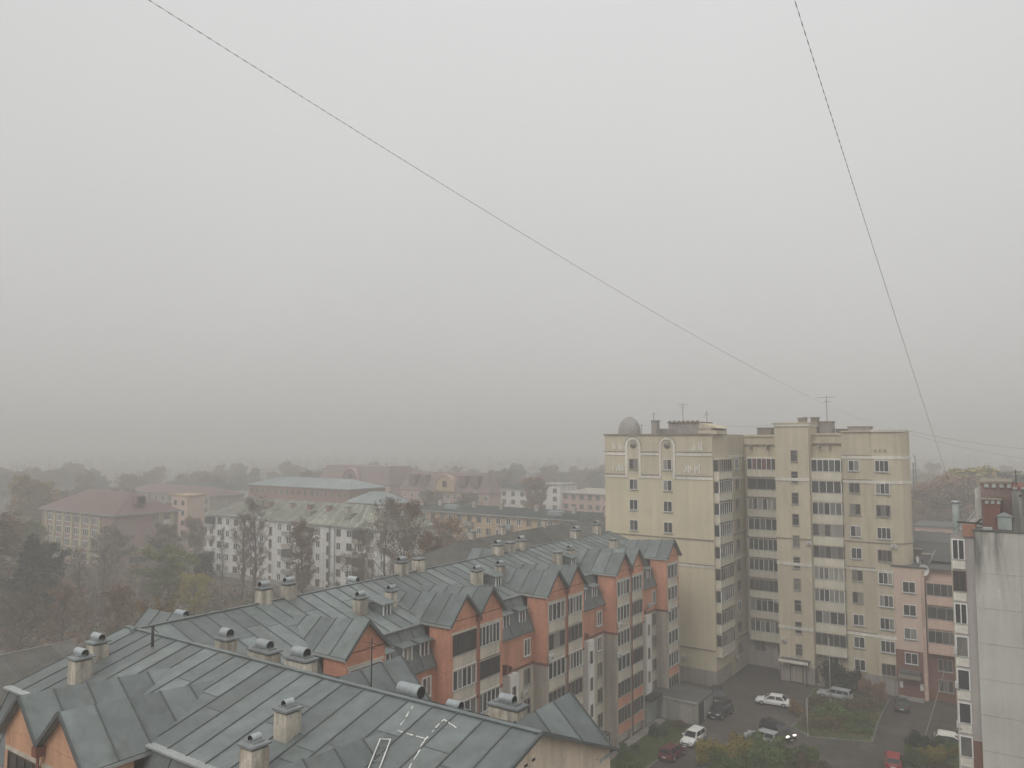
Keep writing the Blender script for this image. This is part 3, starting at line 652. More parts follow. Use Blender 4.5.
aerial(tw, -50.0, 106, 34.6, 36.1, ((.1, .3),)); aerial(tw, -26.4, 118.5, 36.3, 40.3, ((.3, 1.3), (.9, .5))); aerial(tw, -52.4, 110, 34.6, 36.0, ((.1, .2),))
aerial(tw, -29.0, 116.5, 36.3, 37.3, ((.2, .4),))

# ================================================================== salmon block with red base
pk = thing('salmon_apartment_block', 'salmon pink rendered block with red brown brick base at the yard corner', 'apartment block', -14, 120, 0)
w = MB(); PB = 115.2
w.box(-18.0, -14.6, PB, 132, 6.1, 16.9, 'pink'); w.box(-18.0, -14.6, PB, 131.9, 0, 6.1, 'redbase')
w.box(-14.6, -9.0, PB + .9, 132, 6.1, 16.9, 'pink'); w.box(-14.6, -9.0, PB + .9, 131.9, 0, 6.1, 'redbase')
w.box(-14.6, -14.15, PB - .1, PB + 1.2, 0, 16.9, 'pinkpanel')
w.box(-18.1, -9.0, PB - .15, PB + .2, 16.9, 17.1, 'rooffelt')
w.part('wall', pk)
for k, z in enumerate((14.35, 11.35, 8.3, 5.1)):
    window(pk, -16.0, PB, z, 1.45, 1.35, FRONT, 2, 'frame', fw=.055)
    if k < 3: loggia(pk, -12.3, PB + .9, z, 3.2, 1.5, 1.45, .95, FRONT, 4 if k != 1 else 3, 'frame_wood', 'glass', 'pinkpanel', slab=False)
for z in (4.6, 2.0): window(pk, -12.2, PB + .9, z, 1.6, 1.4, FRONT, 3, 'frame_wood', fw=.07)
m = MB(); m.box(-17.3, -14.9, PB - 1.5, PB - .01, 2.9, 3.6, 'rooffelt'); m.box(-17.4, -14.8, PB - 1.6, PB - 1.5, 2.8, 3.25, 'banddark'); m.part('entrance_canopy', pk)
m = MB(); m.box(-16.8, -15.3, PB - .1, PB, .2, 2.5, 'brickdark'); m.box(-17.6, -14.6, PB - 1.4, PB, 0, .2, 'concrete'); m.part('door', pk)
for a in (-17.3, -14.9): m = MB(); m.box(a - .2, a + .2, PB - .12, PB - .002, 1.2, 2.0, 'frame'); m.part('notice_board', pk)
m = MB()
m.box(-18.3, -9, PB + .4, 131.5, 16.9, 17.05, 'rooffelt')
for a0, a1, b0, b1, z1 in ((-18.2, -16.6, 117, 119, 18.2), (-14.6, -13.6, 118, 119, 18.4), (-16.2, -15.2, 121, 122, 18.6)): m.box(a0, a1, b0, b1, 17.05, z1, 'rooffelt'); m.box(a0 - .1, a1 + .1, b0 - .1, b1 + .1, z1, z1 + .12, 'banddark')
m.sheet([(-17.8, 120, 17.4), (-9, 120, 17.4), (-9, 125, 19.4), (-17.8, 125, 19.4)], 'rooffelt', .1); m.box(-17.8, -9, 125, 125.2, 17.0, 19.3, 'rooffelt')
m.part('roof', pk)
o = inst('satellite_dish', DM, pk, -14.1, PB + .1, 16.75, R(-20)); o.scale = (1.55, 1.5, 1.55)
o = inst('satellite_dish', DM, pk, -14.9, PB + 1.2, 17.9, R(-60))
m = MB(); m.tube([(-14.6, PB + .4, 16.9), (-14.6, PB + .4, 17.9)], .04, 'galv', 5); m.tube([(-13.9, PB + .8, 17.0), (-12.9, PB + 1.2, 19.3)], .05, 'galv', 5); m.part('mast', pk)
dk = thing('dark_roofed_block', 'low block with long dark roof between the tower and the panel building', 'building', -10, 150, 0)
m = MB(); m.box(-22, 6, 140, 152, 0, 16.2, 'greige'); m.part('wall', dk)
m = MB(); m.sheet([(-22.4, 139.6, 16.2), (6, 139.6, 16.2), (6, 146, 18.6), (-22.4, 146, 18.6)], 'rooffelt', .15); m.sheet([(-22.4, 152.4, 16.2), (6, 152.4, 16.2), (6, 146, 18.6), (-22.4, 146, 18.6)], 'rooffelt', .15); m.part('roof', dk)
for a in (-20, -17, -14, -11): window(dk, a, 140, 14.2, 1.3, 1.4, FRONT, 2, fw=.1)

# ================================================================== pale panel block at the right edge
pb = thing('pale_panel_block', 'nearest block on the right with a stained pale end wall and brick roof structures', 'apartment block', 4, 82, 0)
w = MB(); 
w.box(-5.45, 9.0, 75.0, 96, 0, 26.25, 'endwall')
for z in [2.9 + 2.85 * k for k in range(8)]: w.box(-5.46, 9.0, 74.985, 75.02, z, z + .035, 'greige')
for a in (-2.3, 1.4, 5.2): w.box(a, a + .035, 74.983, 75.02, 0, 26.2, 'greige')
w.box(-5.5, 9.1, 74.93, 75.4, 26.25, 26.42, 'rooffelt')
w.part('end_wall', pb)
w = MB(); w.box(-7.05, -5.45, 75.45, 84, 0, 25.6, 'baywall'); w.box(-6.15, -5.46, 75.43, 75.452, 0, 9.1, 'redbase'); w.box(-7.2, -7.05, 75.5, 84, 0, 25.4, 'cream')
w.add([(-7.05, 75.45, 25.6), (-5.46, 75.45, 25.6), (-5.46, 75.45, 26.6), (-6.0, 75.45, 26.6), (-7.05, 84, 25.6), (-5.46, 84, 25.6), (-5.46, 84, 26.6), (-6.0, 84, 26.6)], [(0, 1, 2, 3), (7, 6, 5, 4), (3, 2, 6, 7), (0, 3, 7, 4), (1, 5, 6, 2)], 'baywall')
w.box(-6.25, -5.3, 75.2, 75.7, 25.75, 26.75, 'brickdusk'); w.bar((-7.15, 75.4, 25.6), (-6.2, 75.4, 26.65), .2, .08, 'trim')
w.box(-4.75, -4.1, 74.8, 75.6, 26.42, 26.6, 'trim')
w.part('bay_wall', pb)
for z, fr in ((24.6, 'frame'), (21.95, 'frame_brown'), (19.3, 'frame'), (16.6, 'frame'), (13.9, 'frame'), (11.2, 'frame'), (8.5, 'frame'), (5.8, 'frame'), (3.1, 'frame')):
    o = loggia(pb, -6.62, 75.45, z, .82, 1.6, .8, .1, FRONT, 2 if z > 17 else 1, fr, 'glass', 'band', slab=False, fw=.075)
for z in (16.2, 22.0 - 8.6, 10.2): ac(pb, -6.9, 75.6, z, LEFT)
M_ = MB(); M_.box(-5.0, -2.75, 78, 84, 26.3, 30.1, 'redbase2'); M_.box(-5.2, -2.7, 77.9, 84.1, 30.1, 30.3, 'banddark')
for i in range(4): M_.box(-4.7 + i * .55, -4.4 + i * .55, 77.8, 78, 29.75, 30.05, 'trim')
M_.box(-5.45, -4.85, 78.1, 83, 26.3, 29.6, 'endwall'); M_.part('stair_housing', pb)
M_ = MB(); M_.box(-4.75, -3.55, 76.6, 77.7, 26.3, 28.75, 'redbase'); M_.box(-4.9, -3.4, 76.5, 77.8, 28.75, 28.87, 'banddark')
for i in range(3): M_.box(-4.62 + i * .42, -4.36 + i * .42, 76.48, 76.6, 28.45, 28.7, 'trim')
M_.part('chimney', pb)
M_ = MB(); M_.box(-3.75, -2.75, 75.9, 76.5, 26.42, 27.5, 'olivemetal'); M_.add([(-3.85, 75.8, 27.5), (-2.65, 75.8, 27.5), (-2.65, 76.6, 27.5), (-3.85, 76.6, 27.5), (-3.25, 76.2, 27.85)], [(0, 1, 4), (1, 2, 4), (2, 3, 4), (3, 0, 4)], 'cap'); M_.part('vent_box', pb)
M_ = MB(); M_.box(-2.7, 6, 76.6, 84, 26.3, 29.7, 'endwall'); M_.box(-2.75, 6.1, 76.5, 84.1, 29.7, 29.95, 'brickdark')
for i in range(12): M_.box(-2.6 + i * .55, -2.3 + i * .55, 76.44, 76.6, 29.72, 29.92, 'trim')
M_.tube([(-2.1, 76.58, 29.2), (-2.1, 76.62, 29.2)], .1, 'mattblack', 8); M_.part('lift_housing', pb)
M_ = MB(); M_.tube([(-6.9, 77.8, 25.0), (-6.9, 77.8, 28.3)], .27, 'olivemetal', 10); M_.tube([(-6.9, 77.8, 28.3), (-6.9, 77.8, 28.5)], .33, 'galv', 10); M_.part('vent_duct', pb)
M_ = MB(); M_.bar((-6.3, 76.4, 26.3), (-5.2, 76.4, 28.0), .35, .12, 'trim'); M_.bar((-6.7, 76.2, 26.75), (-4.9, 76.2, 26.7), .2, .15, 'black'); M_.bar((-5.6, 76.6, 26.4), (-4.9, 76.0, 27.1), .12, .12, 'black'); M_.part('roof_hatch', pb)
aerial(pb, -2.4, 78, 29.9, 31.3, ((.2, .3),))

# ================================================================== the ground
def ground(name, pts, z, m, th=None, label=None, kind='structure'):
    g = MB()
    if th: g.poly(pts, z - th, z, m)
    else: g.add([(p[0], p[1], z) for p in pts], [tuple(range(len(pts)))], m)
    return g.top(name, label, None, 0, 0, 0, kind=kind)
ground('ground', [(-1700, -1300), (1300, -1300), (1300, 1700), (-1700, 1700)], -.06, 'soil')
ground('yard_asphalt', [(-41.9, 40), (9, 40), (9, 74.9), (-7.1, 75.4), (-9.2, 116), (-38.6, 118.4), (-38.7, 104.7), (-41.9, 104.7)], 0, 'asphalt')
ground('street', [(-150, 60), (-64, 20), (-60, 22), (-140, 68)], -.03, 'asphalt')
def kerbed(name, pts, m, zt=.13):
    g = MB(); g.poly(pts, -.05, zt - .02, m); g.top(name, None, None, 0, 0, 0, kind='structure')
    k = MB(); n = len(pts); 
    for i in range(n):
        p, q = Vector((*pts[i], 0)), Vector((*pts[(i + 1) % n], 0)); k.bar(p, q, .16, zt, 'kerb')
    k.top('kerb', None, None, 0, 0, 0, kind='structure')
kerbed('lawn', [(-39.3, 60), (-35.7, 62), (-35.3, 76), (-35.2, 89.3), (-39.3, 89.3)], 'lawn')
kerbed('shrub_bed', [(-26.3, 95.6), (-23.7, 93.6), (-17.6, 96.0), (-18.2, 103), (-18.4, 112.6), (-22, 113.4), (-27.6, 111.8), (-27.2, 106), (-26.0, 101)], 'lawn')
kerbed('front_shrub_bed', [(-31.0, 60), (-16.5, 60), (-17.0, 82), (-20.5, 86.5), (-25.2, 88.0), (-29.2, 84.5), (-31.2, 76)], 'lawn')
kerbed('corner_bed', [(-14.0, 88.8), (-8.6, 88.6), (-8.8, 98.2), (-11.8, 98.0), (-14.2, 94.2)], 'lawn')
g = MB(); g.poly([(-40.4, 60), (-39.35, 60), (-39.35, 89.2), (-40.4, 89.2)], -.02, .1, 'apron'); g.poly([(-27.8, 113.4), (-20, 114.0), (-19.9, 115.1), (-27.8, 115.4)], -.02, .1, 'apron')
g.top('pavement', None, None, 0, 0, 0, kind='structure')

# ================================================================== low garage beside the long block
ga = thing('low_garage', 'low grey concrete garage with dark flat roof against the end of the brick block', 'garage', -38, 94, 0)
m = MB(); m.box(-41.8, -35.6, 89.9, 95.0, 0, 2.5, 'concrete')
for a in (-40.3, -38.4, -36.9): m.box(a, a + .04, 89.88, 89.92, 0, 2.5, 'greige')
m.part('wall', ga)
m = MB(); m.box(-41.9, -35.45, 89.75, 95.2, 2.5, 2.64, 'rooffelt'); m.box(-41.9, -35.42, 89.7, 89.78, 2.4, 2.66, 'concrete'); m.part('roof', ga)
m = MB(); m.box(-35.6, -35.5, 90.3, 91.7, 0, 2.3, 'black'); m.part('door', ga)
hd = thing('entrance_shed', 'small dark glazed entrance shed tucked behind the last brick bay', 'shed', -41, 88.6, 0)
m = MB(); m.box(-41.2, -40.6, 86.6, 89.5, 0, 2.8, 'olivemetal'); m.part('wall', hd)
m = MB(); m.box(-41.2, -39.9, 86.4, 89.6, 2.8, 3.0, 'black'); m.part('roof', hd)
for b, g_ in ((73.8, 1), (59.3, 2)):
    cn = MB(); cn.box(-41.2, -39.5, b - 1.4, b + 1.4, 2.6, 2.85, 'rooffelt'); cn.box(-39.6, -39.5, b - 1.3, b - 1.2, 0, 2.6, 'black'); cn.box(-39.6, -39.5, b + 1.2, b + 1.3, 0, 2.6, 'black'); cn.part('porch', blk)

# ================================================================== cars
def car_meshes(kind):
    k = ('car', kind)
    if k in WM: return WM[k]
    L, Wd, Ht, xb0, xb1, xt0, xt1, zb = {'sedan': (4.6, 1.78, 1.45, -1.75, 1.15, -1.15, .35, .92), 'hatch': (4.1, 1.72, 1.5, -1.95, 1.0, -1.75, .25, .93),
                                         'wagon': (4.6, 1.76, 1.5, -2.2, 1.1, -2.0, .4, .93), 'suv': (4.5, 1.85, 1.72, -2.1, 1.1, -1.9, .45, 1.05)}[kind]
    hl, hw = L / 2, Wd / 2
    st = [(-hl, .35, zb - .22, .80), (-hl + .08, .28, zb - .08, .92), (-hl + .5, .24, zb, .98), (xb0 + .3, .22, zb + .0, 1.0), (0, .22, zb - .01, 1.0), (xb1, .22, zb - .03, 1.0), (hl - .75, .24, zb - .12, .97), (hl - .25, .27, zb - .2, .92), (hl - .04, .32, zb - .32, .82), (hl, .38, zb - .42, .74)]
    b = MB(); vs = []; n = 12
    ring = [(-.9, 0), (-1, .18), (-1, .62), (-.93, .88), (-.78, .985), (-.3, 1.0), (.3, 1.0), (.78, .985), (.93, .88), (1, .62), (1, .18), (.9, 0)]
    for x, z0, z1, wf in st:
        for rx, rz in ring: vs.append((x, rx * hw * wf, z0 + (z1 - z0) * rz))
    fs = [(i * n + k_, i * n + (k_ + 1) % n, (i + 1) * n + (k_ + 1) % n, (i + 1) * n + k_) for i in range(len(st) - 1) for k_ in range(n)]
    fs = [tuple(reversed(f)) for f in fs] + [tuple(range(n)), tuple(range(len(st) * n - 1, (len(st) - 1) * n - 1, -1))]
    b.add(vs, fs, 'PAINT', 0, True)
    # greenhouse
    c = MB(); bw, tw_ = hw * .93, hw * .74; z0, z1 = zb - .03, Ht - .05
    xm0, xm1 = (xt0 + .0), (xt1)
    base = [(xb0, -bw, z0), (xb1, -bw, z0), (xb1, bw, z0), (xb0, bw, z0)]; topp = [(xt0, -tw_, z1), (xt1, -tw_, z1), (xt1, tw_, z1), (xt0, tw_, z1)]
    crown = [(xt0 + .15, -tw_ * .8, Ht), (xt1 - .15, -tw_ * .8, Ht), (xt1 - .15, tw_ * .8, Ht), (xt0 + .15, tw_ * .8, Ht)]
    c.add(base + topp + crown, [(0, 1, 5, 4), (1, 2, 6, 5), (2, 3, 7, 6), (3, 0, 4, 7), (4, 5, 9, 8), (5, 6, 10, 9), (6, 7, 11, 10), (7, 4, 8, 11), (8, 9, 10, 11)], 'PAINT', 0, False)
    g = MB()
    def pane(i, j, s0, s1, t0=.12, t1=.9):
        A, B_, C, D = Vector(base[i]), Vector(base[j]), Vector(topp[j]), Vector(topp[i])
        f = lambda s, t: A.lerp(B_, s).lerp(D.lerp(C, s), t)
        P = [f(s0, t0), f(s1, t0), f(s1, t1), f(s0, t1)]; nn = (P[1] - P[0]).cross(P[2] - P[0]).normalized() * .012
        cen = sum(P, Vector()) / 4 - Vector((0, 0, 1.1)); 
        if nn.dot(Vector((cen.x, cen.y, 0))) < 0: nn = -nn
        P = [p + nn for p in P]; g.add(P + [p - nn * .9 for p in P], [(0, 1, 2, 3), (7, 6, 5, 4), (0, 4, 5, 1), (1, 5, 6, 2), (2, 6, 7, 3), (3, 7, 4, 0)], 'carglass')
    pane(1, 2, .05, .95, .06); pane(3, 0, .07, .93, .1)
    for i, j, fl in ((0, 1, 0), (2, 3, 1)):
        cuts = [(.06, .47), (.51, .93)] if kind in ('sedan', 'hatch') else [(.05, .28), (.31, .6), (.63, .94)]
        for s0, s1 in cuts:
            if fl: s0, s1 = 1 - s1, 1 - s0
            pane(i, j, s0, s1)
    w = MB(); 
    w.tube([(0, -.11, 0), (0, .11, 0)], .32, 'mattblack', 16); w.tube([(0, -.115, 0), (0, .115, 0)], .2, 'galv', 12); w.tube([(0, -.12, 0), (0, .12, 0)], .06, 'mattblack', 8)
    hlm = MB(); hlm.box(-.09, .03, -.2, .2, -.07, .08, 'HEAD'); tl = MB(); tl.box(-.02, .08, -.17, .17, -.1, .1, 'carred')
    gr = MB(); gr.box(hl - .06, hl + .015, -.5, .5, .42, .56, 'mattblack'); gr.box(-hl - .015, -hl + .05, -.26, .26, .52, .63, 'frame'); gr.box(hl - .02, hl + .03, -.26, .26, .32, .42, 'frame')
    gr.box(-hl + .02, hl - .05, -hw - .003, -hw + .02, .24, .3, 'mattblack'); gr.box(-hl + .02, hl - .05, hw - .02, hw + .003, .24, .3, 'mattblack')
    mi = MB(); mi.box(xb1 - .35, xb1 - .2, -bw - .2, -bw + .02, zb + .02, zb + .16, 'PAINT'); mi.box(xb1 - .35, xb1 - .2, bw - .02, bw + .2, zb + .02, zb + .16, 'PAINT')
    WM[k] = dict(body=b, cabin=c, glass=g, wheel=w, head=hlm, tail=tl, trim=gr, mirror=mi, dims=(L, Wd, Ht, zb, hl, hw)); return WM[k]
def car(name, kind, paint, label, a, b, heading, group='cars parked in the yard', lit=False):
    """heading: degrees in the grid frame, 0 = nose to +a"""
    d = car_meshes(kind); L, Wd, Ht, zb, hl, hw = d['dims']
    o = thing(name, label, 'car', a, b, 0.005, R(heading), group)
    ORIG[o.name] = (0, 0, 0); o.scale = (.94, .94, .94)
    def sub(mb): 
        c = MB(); c.v, c.f, c.t, c.sm = mb.v, mb.f, mb.t, mb.sm
        c.m = [paint if x == 'PAINT' else (('lamp_on' if lit else 'carlamp') if x == 'HEAD' else x) for x in mb.m]; return c
    bd = sub(d['body']).part('body', o); sub(d['cabin']).part('cabin', o); sub(d['glass']).part('windows', o); sub(d['trim']).part('bumper_trim', o); sub(d['mirror']).part('mirror', o)
    wm = sub(d['wheel']).mesh('wheel'); hm = sub(d['head']).mesh('headlight'); tm = sub(d['tail']).mesh('tail_light')
    for x in (-hl + .85, hl - .88):
        for s in (-1, 1): inst('wheel', wm, o, x, s * (hw - .1), .32)
    for s in (-1, 1): inst('headlight', hm, o, hl - .1, s * hw * .6, zb - .27); inst('tail_light', tm, o, -hl + .03, s * hw * .66, zb - .2)
    return o
M['carglass'] = plain('car_glass', (.02, .022, .025), .08, spec=.6)
M['carred'] = plain('red_lamp', (.25, .01, .01), .3); M['carlamp'] = plain('headlamp_glass', (.6, .6, .6), .15)
M['lamp_on'] = plain('lit_headlamp', (.9, .85, .7), .3, emit=((1.0, .86, .6), 5))
for n_, c_ in (('p_white', (.74, .74, .73)), ('p_silver', (.36, .38, .39)), ('p_black', (.018, .018, .02)), ('p_darkred', (.10, .018, .022)), ('p_red', (.30, .022, .028)), ('p_green', (.022, .035, .035)), ('p_grey', (.06, .062, .066))):
    M[n_] = plain(n_, c_, .28, spec=.5)
car('parked_car', 'sedan', 'p_white', 'white sedan standing across the middle of the yard', -30.3, 102.2, 186)
car('parked_car', 'wagon', 'p_silver', 'silver estate car parked along the tower behind a lamp post', -24.4, 109.3, 177)
car('moving_car', 'suv', 'p_black', 'dark car with its headlights on behind the front shrubs', -26.8, 91.7, -28, 'cars driving in the yard', lit=True)
car('parked_car', 'hatch', 'p_silver', 'pale car with white roof half hidden by the front shrubs', -27.8, 89.2, 172)
car('parked_car', 'suv', 'p_black', 'black car furthest back beside the corner of the low garage', -36.5, 99.4, -64)
car('parked_car', 'suv', 'p_black', 'dark car with a pale number plate by the garage door', -34.5, 94.6, 265)
car('parked_car', 'hatch', 'p_white', 'white hatchback parked at the edge of the lawn', -34.1, 84.6, -94)
car('parked_car', 'hatch', 'p_darkred', 'dark red car parked behind the white hatchback by the lawn', -34.4, 79.6, 86)
car('parked_car', 'hatch', 'p_red', 'bright red car at the bottom edge near the corner bed', -14.6, 90.6, 97)
car('parked_car', 'hatch', 'p_green', 'dark green car in front of the salmon block entrance', -16.6, 109.8, 100)
tp = thing('covered_car', 'dark car with a white sheet over its roof beside the panel block', 'car', -9.9, 99.6, 0.005, R(5), 'cars parked in the yard')
ORIG[tp.name] = (0, 0, 0); dd = car_meshes('hatch')
for nm, key in (('body', 'body'), ('cabin', 'cabin'), ('windows', 'glass')):
    c = MB(); c.v, c.f, c.t, c.sm = dd[key].v, dd[key].f, dd[key].t, dd[key].sm; c.m = ['p_black' if x == 'PAINT' else x for x in dd[key].m]; c.part(nm, tp)
wmm = dd['wheel'].mesh('wheel')
for x in (-1.2, 1.17):
    for s in (-1, 1): inst('wheel', wmm, tp, x, s * .76, .32)
m = MB(); q = random.Random(4); vs = []
for i in range(7):
    for j in range(6):
        x = -1.9 + i * .38; y = -.85 + j * .34; z = 1.56 + q.uniform(-.02, .04) - (.35 if i == 0 else 0) - (.18 if j in (0, 5) else 0) - (.2 if i == 6 else 0); vs.append((x - 9.9, y + 99.6, z))
fs = [(i * 6 + j, (i + 1) * 6 + j, (i + 1) * 6 + j + 1, i * 6 + j + 1) for i in range(6) for j in range(5)]
m.add(vs, fs, 'tarp', 0, True); m.add([(v[0], v[1], v[2] - .03) for v in vs], [tuple(reversed(f)) for f in fs], 'tarp', 0, True)
o = m.top('roof_sheet', 'white tarpaulin sheet lying over the roof of the dark covered car', 'tarpaulin', -9.9, 99.6); o.rotation_euler[2] = GR + R(5)

# ================================================================== lamp posts, masts
def post(name, label, cat, a, b, h, m_='galv', head=True, r=.09, group='lamp posts in the yard'):
    o = thing(name, label, cat, a, b, 0, 0, group); k = MB()
    k.tube([(a, b, 0), (a, b, h)], [r, r * .65], m_, 8); k.tube([(a, b, 0), (a, b, .5)], r * 1.5, m_, 8); k.part('pole', o)
    if head:
        k = MB(); k.tube([(a, b, h - .05), (a - .5, b - .3, h + .25), (a - 1.0, b - .6, h + .3)], .035, m_, 6); k.part('arm', o)
        k = MB(); k.box(a - 1.5, a - .9, b - .75, b - .5, h + .22, h + .36, m_); k.part('lamp_head', o)
    return o
M['lightpost'] = mat('pale_concrete_post', (.38, .365, .34), .85)
post('concrete_post', 'pale concrete post without a lamp at the bed corner by the headlights', 'post', -23.9, 93.4, 4.4, 'lightpost', False, .075)
post('lamp_post', 'tall grey lamp post in front of the silver estate car', 'lamp post', -24.5, 107.3, 8.2, 'lightpost', False, .075)
ms_ = thing('telecom_mast', 'lattice telecom mast in the fog right of the yellow tower', 'mast', -36, 279, 0)
k = MB(); c0 = (-36.0, 279.0)
for i in range(3):
    an = 2 * math.pi * i / 3
    k.tube([(c0[0] + 1.1 * math.cos(an), c0[1] + 1.1 * math.sin(an), 0), (c0[0] + .4 * math.cos(an), c0[1] + .4 * math.sin(an), 29)], .1, 'black', 5)
for j in range(14):
    z0, z1 = j * 2.07, (j + 1) * 2.07; r0, r1 = 1.1 - .7 * z0 / 29, 1.1 - .7 * z1 / 29
    for i in range(3):
        a0, a1 = 2 * math.pi * i / 3, 2 * math.pi * (i + 1) / 3
        k.tube([(c0[0] + r0 * math.cos(a0), c0[1] + r0 * math.sin(a0), z0), (c0[0] + r1 * math.cos(a1), c0[1] + r1 * math.sin(a1), z1)], .06, 'black', 4)
k.part('lattice', ms_)
k = MB(); 
for i in range(3):
    an = 2 * math.pi * i / 3 + .5; k.box(c0[0] + .9 * math.cos(an) - .2, c0[0] + .9 * math.cos(an) + .2, c0[1] + .9 * math.sin(an) - .2, c0[1] + .9 * math.sin(an) + .2, 26.5, 28.8, 'frame')
k.part('antenna', ms_)

# ================================================================== cables overhead
def cable(name, label, p, q, sag, r=.013, step=.09, wob=.45, n=5):
    p, q = Vector(p), Vector(q); L = (q - p).length; m_ = MB(); N = max(8, int(L / step)); P = []; Rr = []
    for i in range(N + 1):
        t = i / N; v = p.lerp(q, t); v.z -= sag * 4 * t * (1 - t); P.append(v); Rr.append(r * (1 + wob * (1 if (i // 2) % 2 else -1)))
    me_mb = MB(); me_mb.tube(P, Rr, 'cable', n)
    me = me_mb.mesh(name, tuple(p)); o = bpy.data.objects.new(name, me); COL.objects.link(o); o.location = p
    return setp(o, label, 'cable', 'cables overhead')
M['cable'] = plain('twisted_cable', (.32, .30, .29), .7)
def at_depth(px, py, dep):
    u = (px - 512) / F; v = (384 - py) / F; d = (u, math.cos(PITCH) - v * math.sin(PITCH), math.sin(PITCH) + v * math.cos(PITCH)); s = dep / d[1]
    return Vector((d[0] * s, dep, H + d[2] * s))
p0, p1 = at_depth(157, 0, 24), W(-21.5, 118.5, 36.2)
p1 = W(-21.0, 119.0, 36.3)
p00 = p0 + (p0 - p1) * .035
cable('overhead_cable', 'twisted cable running from upper left down to the roof of the yellow tower', p00, p1, 1.3, .0105)
q0, q1 = at_depth(795, 0, 20), W(-6.9, 77.8, 28.5)
cable('overhead_cable', 'steep twisted cable from the top edge down to the panel block roof', q0 + (q0 - q1) * .05, q1, .2, .009)
cable('overhead_cable', 'upper thin cable from the tower roof off to the right edge', W(-16.2, 118, 35.2) + Vector((0, 0, .0)), at_depth(1100, 452, 112), .8, .02, 1.5, 0)
cable('overhead_cable', 'lower thin cable sagging right from the tower roof edge', W(-15.7, 120, 34.6), at_depth(1100, 464, 112), .9, .016, 1.5, 0)
cable('overhead_cable', 'thin grey cable slanting down past the salmon block to the corner bed', at_depth(945, 668, 101), at_depth(909, 785, 81), .3, .03, 1.0, 0)
cable('overhead_cable', 'short cable strung between the two parts of the tower roof', W(-39.5, 113, 36.0), W(-32.3, 116, 36.3), .35, .016, .5, 0)

# ================================================================== buildings behind
def hip(par, a0, a1, b0, b1, ze, zr, m, over=.5, hipl=None, ribs=0.0, name='roof'):
    hl = (b1 - b0) / 2 if hipl is None else hipl; bm = (b0 + b1) / 2
    A0, A1, C0, C1 = a0 - over, a1 + over, b0 - over, b1 + over
    r = MB()
    if ribs:
        strips(r, (A0 + hl, bm, zr), (A1 - hl, bm, zr), (A0, C0, ze), (A1, C0, ze), ribs, m, True, .15)
        strips(r, (A0 + hl, bm, zr), (A1 - hl, bm, zr), (A0, C1, ze), (A1, C1, ze), ribs, m, True, .15)
    else:
        r.sheet([(A0 + hl, bm, zr), (A1 - hl, bm, zr), (A1, C0, ze), (A0, C0, ze)], m, .15); r.sheet([(A0 + hl, bm, zr), (A1 - hl, bm, zr), (A1, C1, ze), (A0, C1, ze)], m, .15)
    if hl > .05:
        r.sheet([(A0 + hl, bm, zr), (A0, C0, ze), (A0, C1, ze)], m, .15, .3); r.sheet([(A1 - hl, bm, zr), (A1, C0, ze), (A1, C1, ze)], m, .15, -.3)
    for p, q in (((A0, C0), (A1, C0)), ((A1, C0), (A1, C1))): r.bar((*p, ze - .3), (*q, ze - .3), .2, .25, 'trim')
    return r.part(name, par)
def block(name, label, cat, a0, a1, b0, b1, h, wallm, base=None):
    o = thing(name, label, cat, (a0 + a1) / 2, b0, 0); w = MB(); w.box(a0, a1, b0, b1, 0, h, wallm)
    if base: w.box(a0 - .05, a1 + .05, b0 - .05, b1 + .05, 0, 1.2, base)
    w.part('wall', o); return o
M['whitewall'] = mat('white_silicate_wall', (.70, .69, .66), .9, (.2, .1), (1, .08), streak=.2)
M['mossroof'] = mat('grey_green_slate', (.27, .275, .225), .9, (.08, .3), (.8, .3), tone=.25, dirt=((.2, .15, .12), .15, .56, (1, 1, 1)))
M['brownroof'] = mat('brown_metal_roof', (.185, .125, .115), .85, (.1, .15), (1, .1), tone=.1)
M['brownroofdark'] = mat('old_grey_brown_roof', (.095, .09, .08), .95, (.12, .25), (1, .2), tone=.2, spec=.08)
M['rustbrick'] = mat('dusky_brick', (.32, .185, .145), .9, (.1, .15), (1, .1), streak=.15)
M['blueroof'] = mat('pale_blue_metal_roof', (.27, .32, .32), .6, (.1, .12), (1, .1), tone=.12)
M['school'] = mat('mauve_brick', (.34, .235, .205), .9, (.1, .1), (1, .1), streak=.15)
M['schoolpanel'] = mat('yellow_panel', (.46, .41, .27), .9, streak=.2)
M['ochrewall'] = mat('faded_ochre_wall', (.50, .37, .235), .9, (.1, .18), (1, .1), streak=.2)
M['darkroof'] = mat('dark_green_grey_roof', (.06, .072, .066), .95, (.1, .25), (1, .2), tone=.2, spec=.05)
M['redroof'] = mat('faded_red_roof', (.25, .18, .17), .85, (.08, .15), (1, .1), tone=.1)
M['rosewall'] = mat('rose_wall', (.50, .35, .30), .9, (.1, .1), (1, .1))
q = random.Random(3)
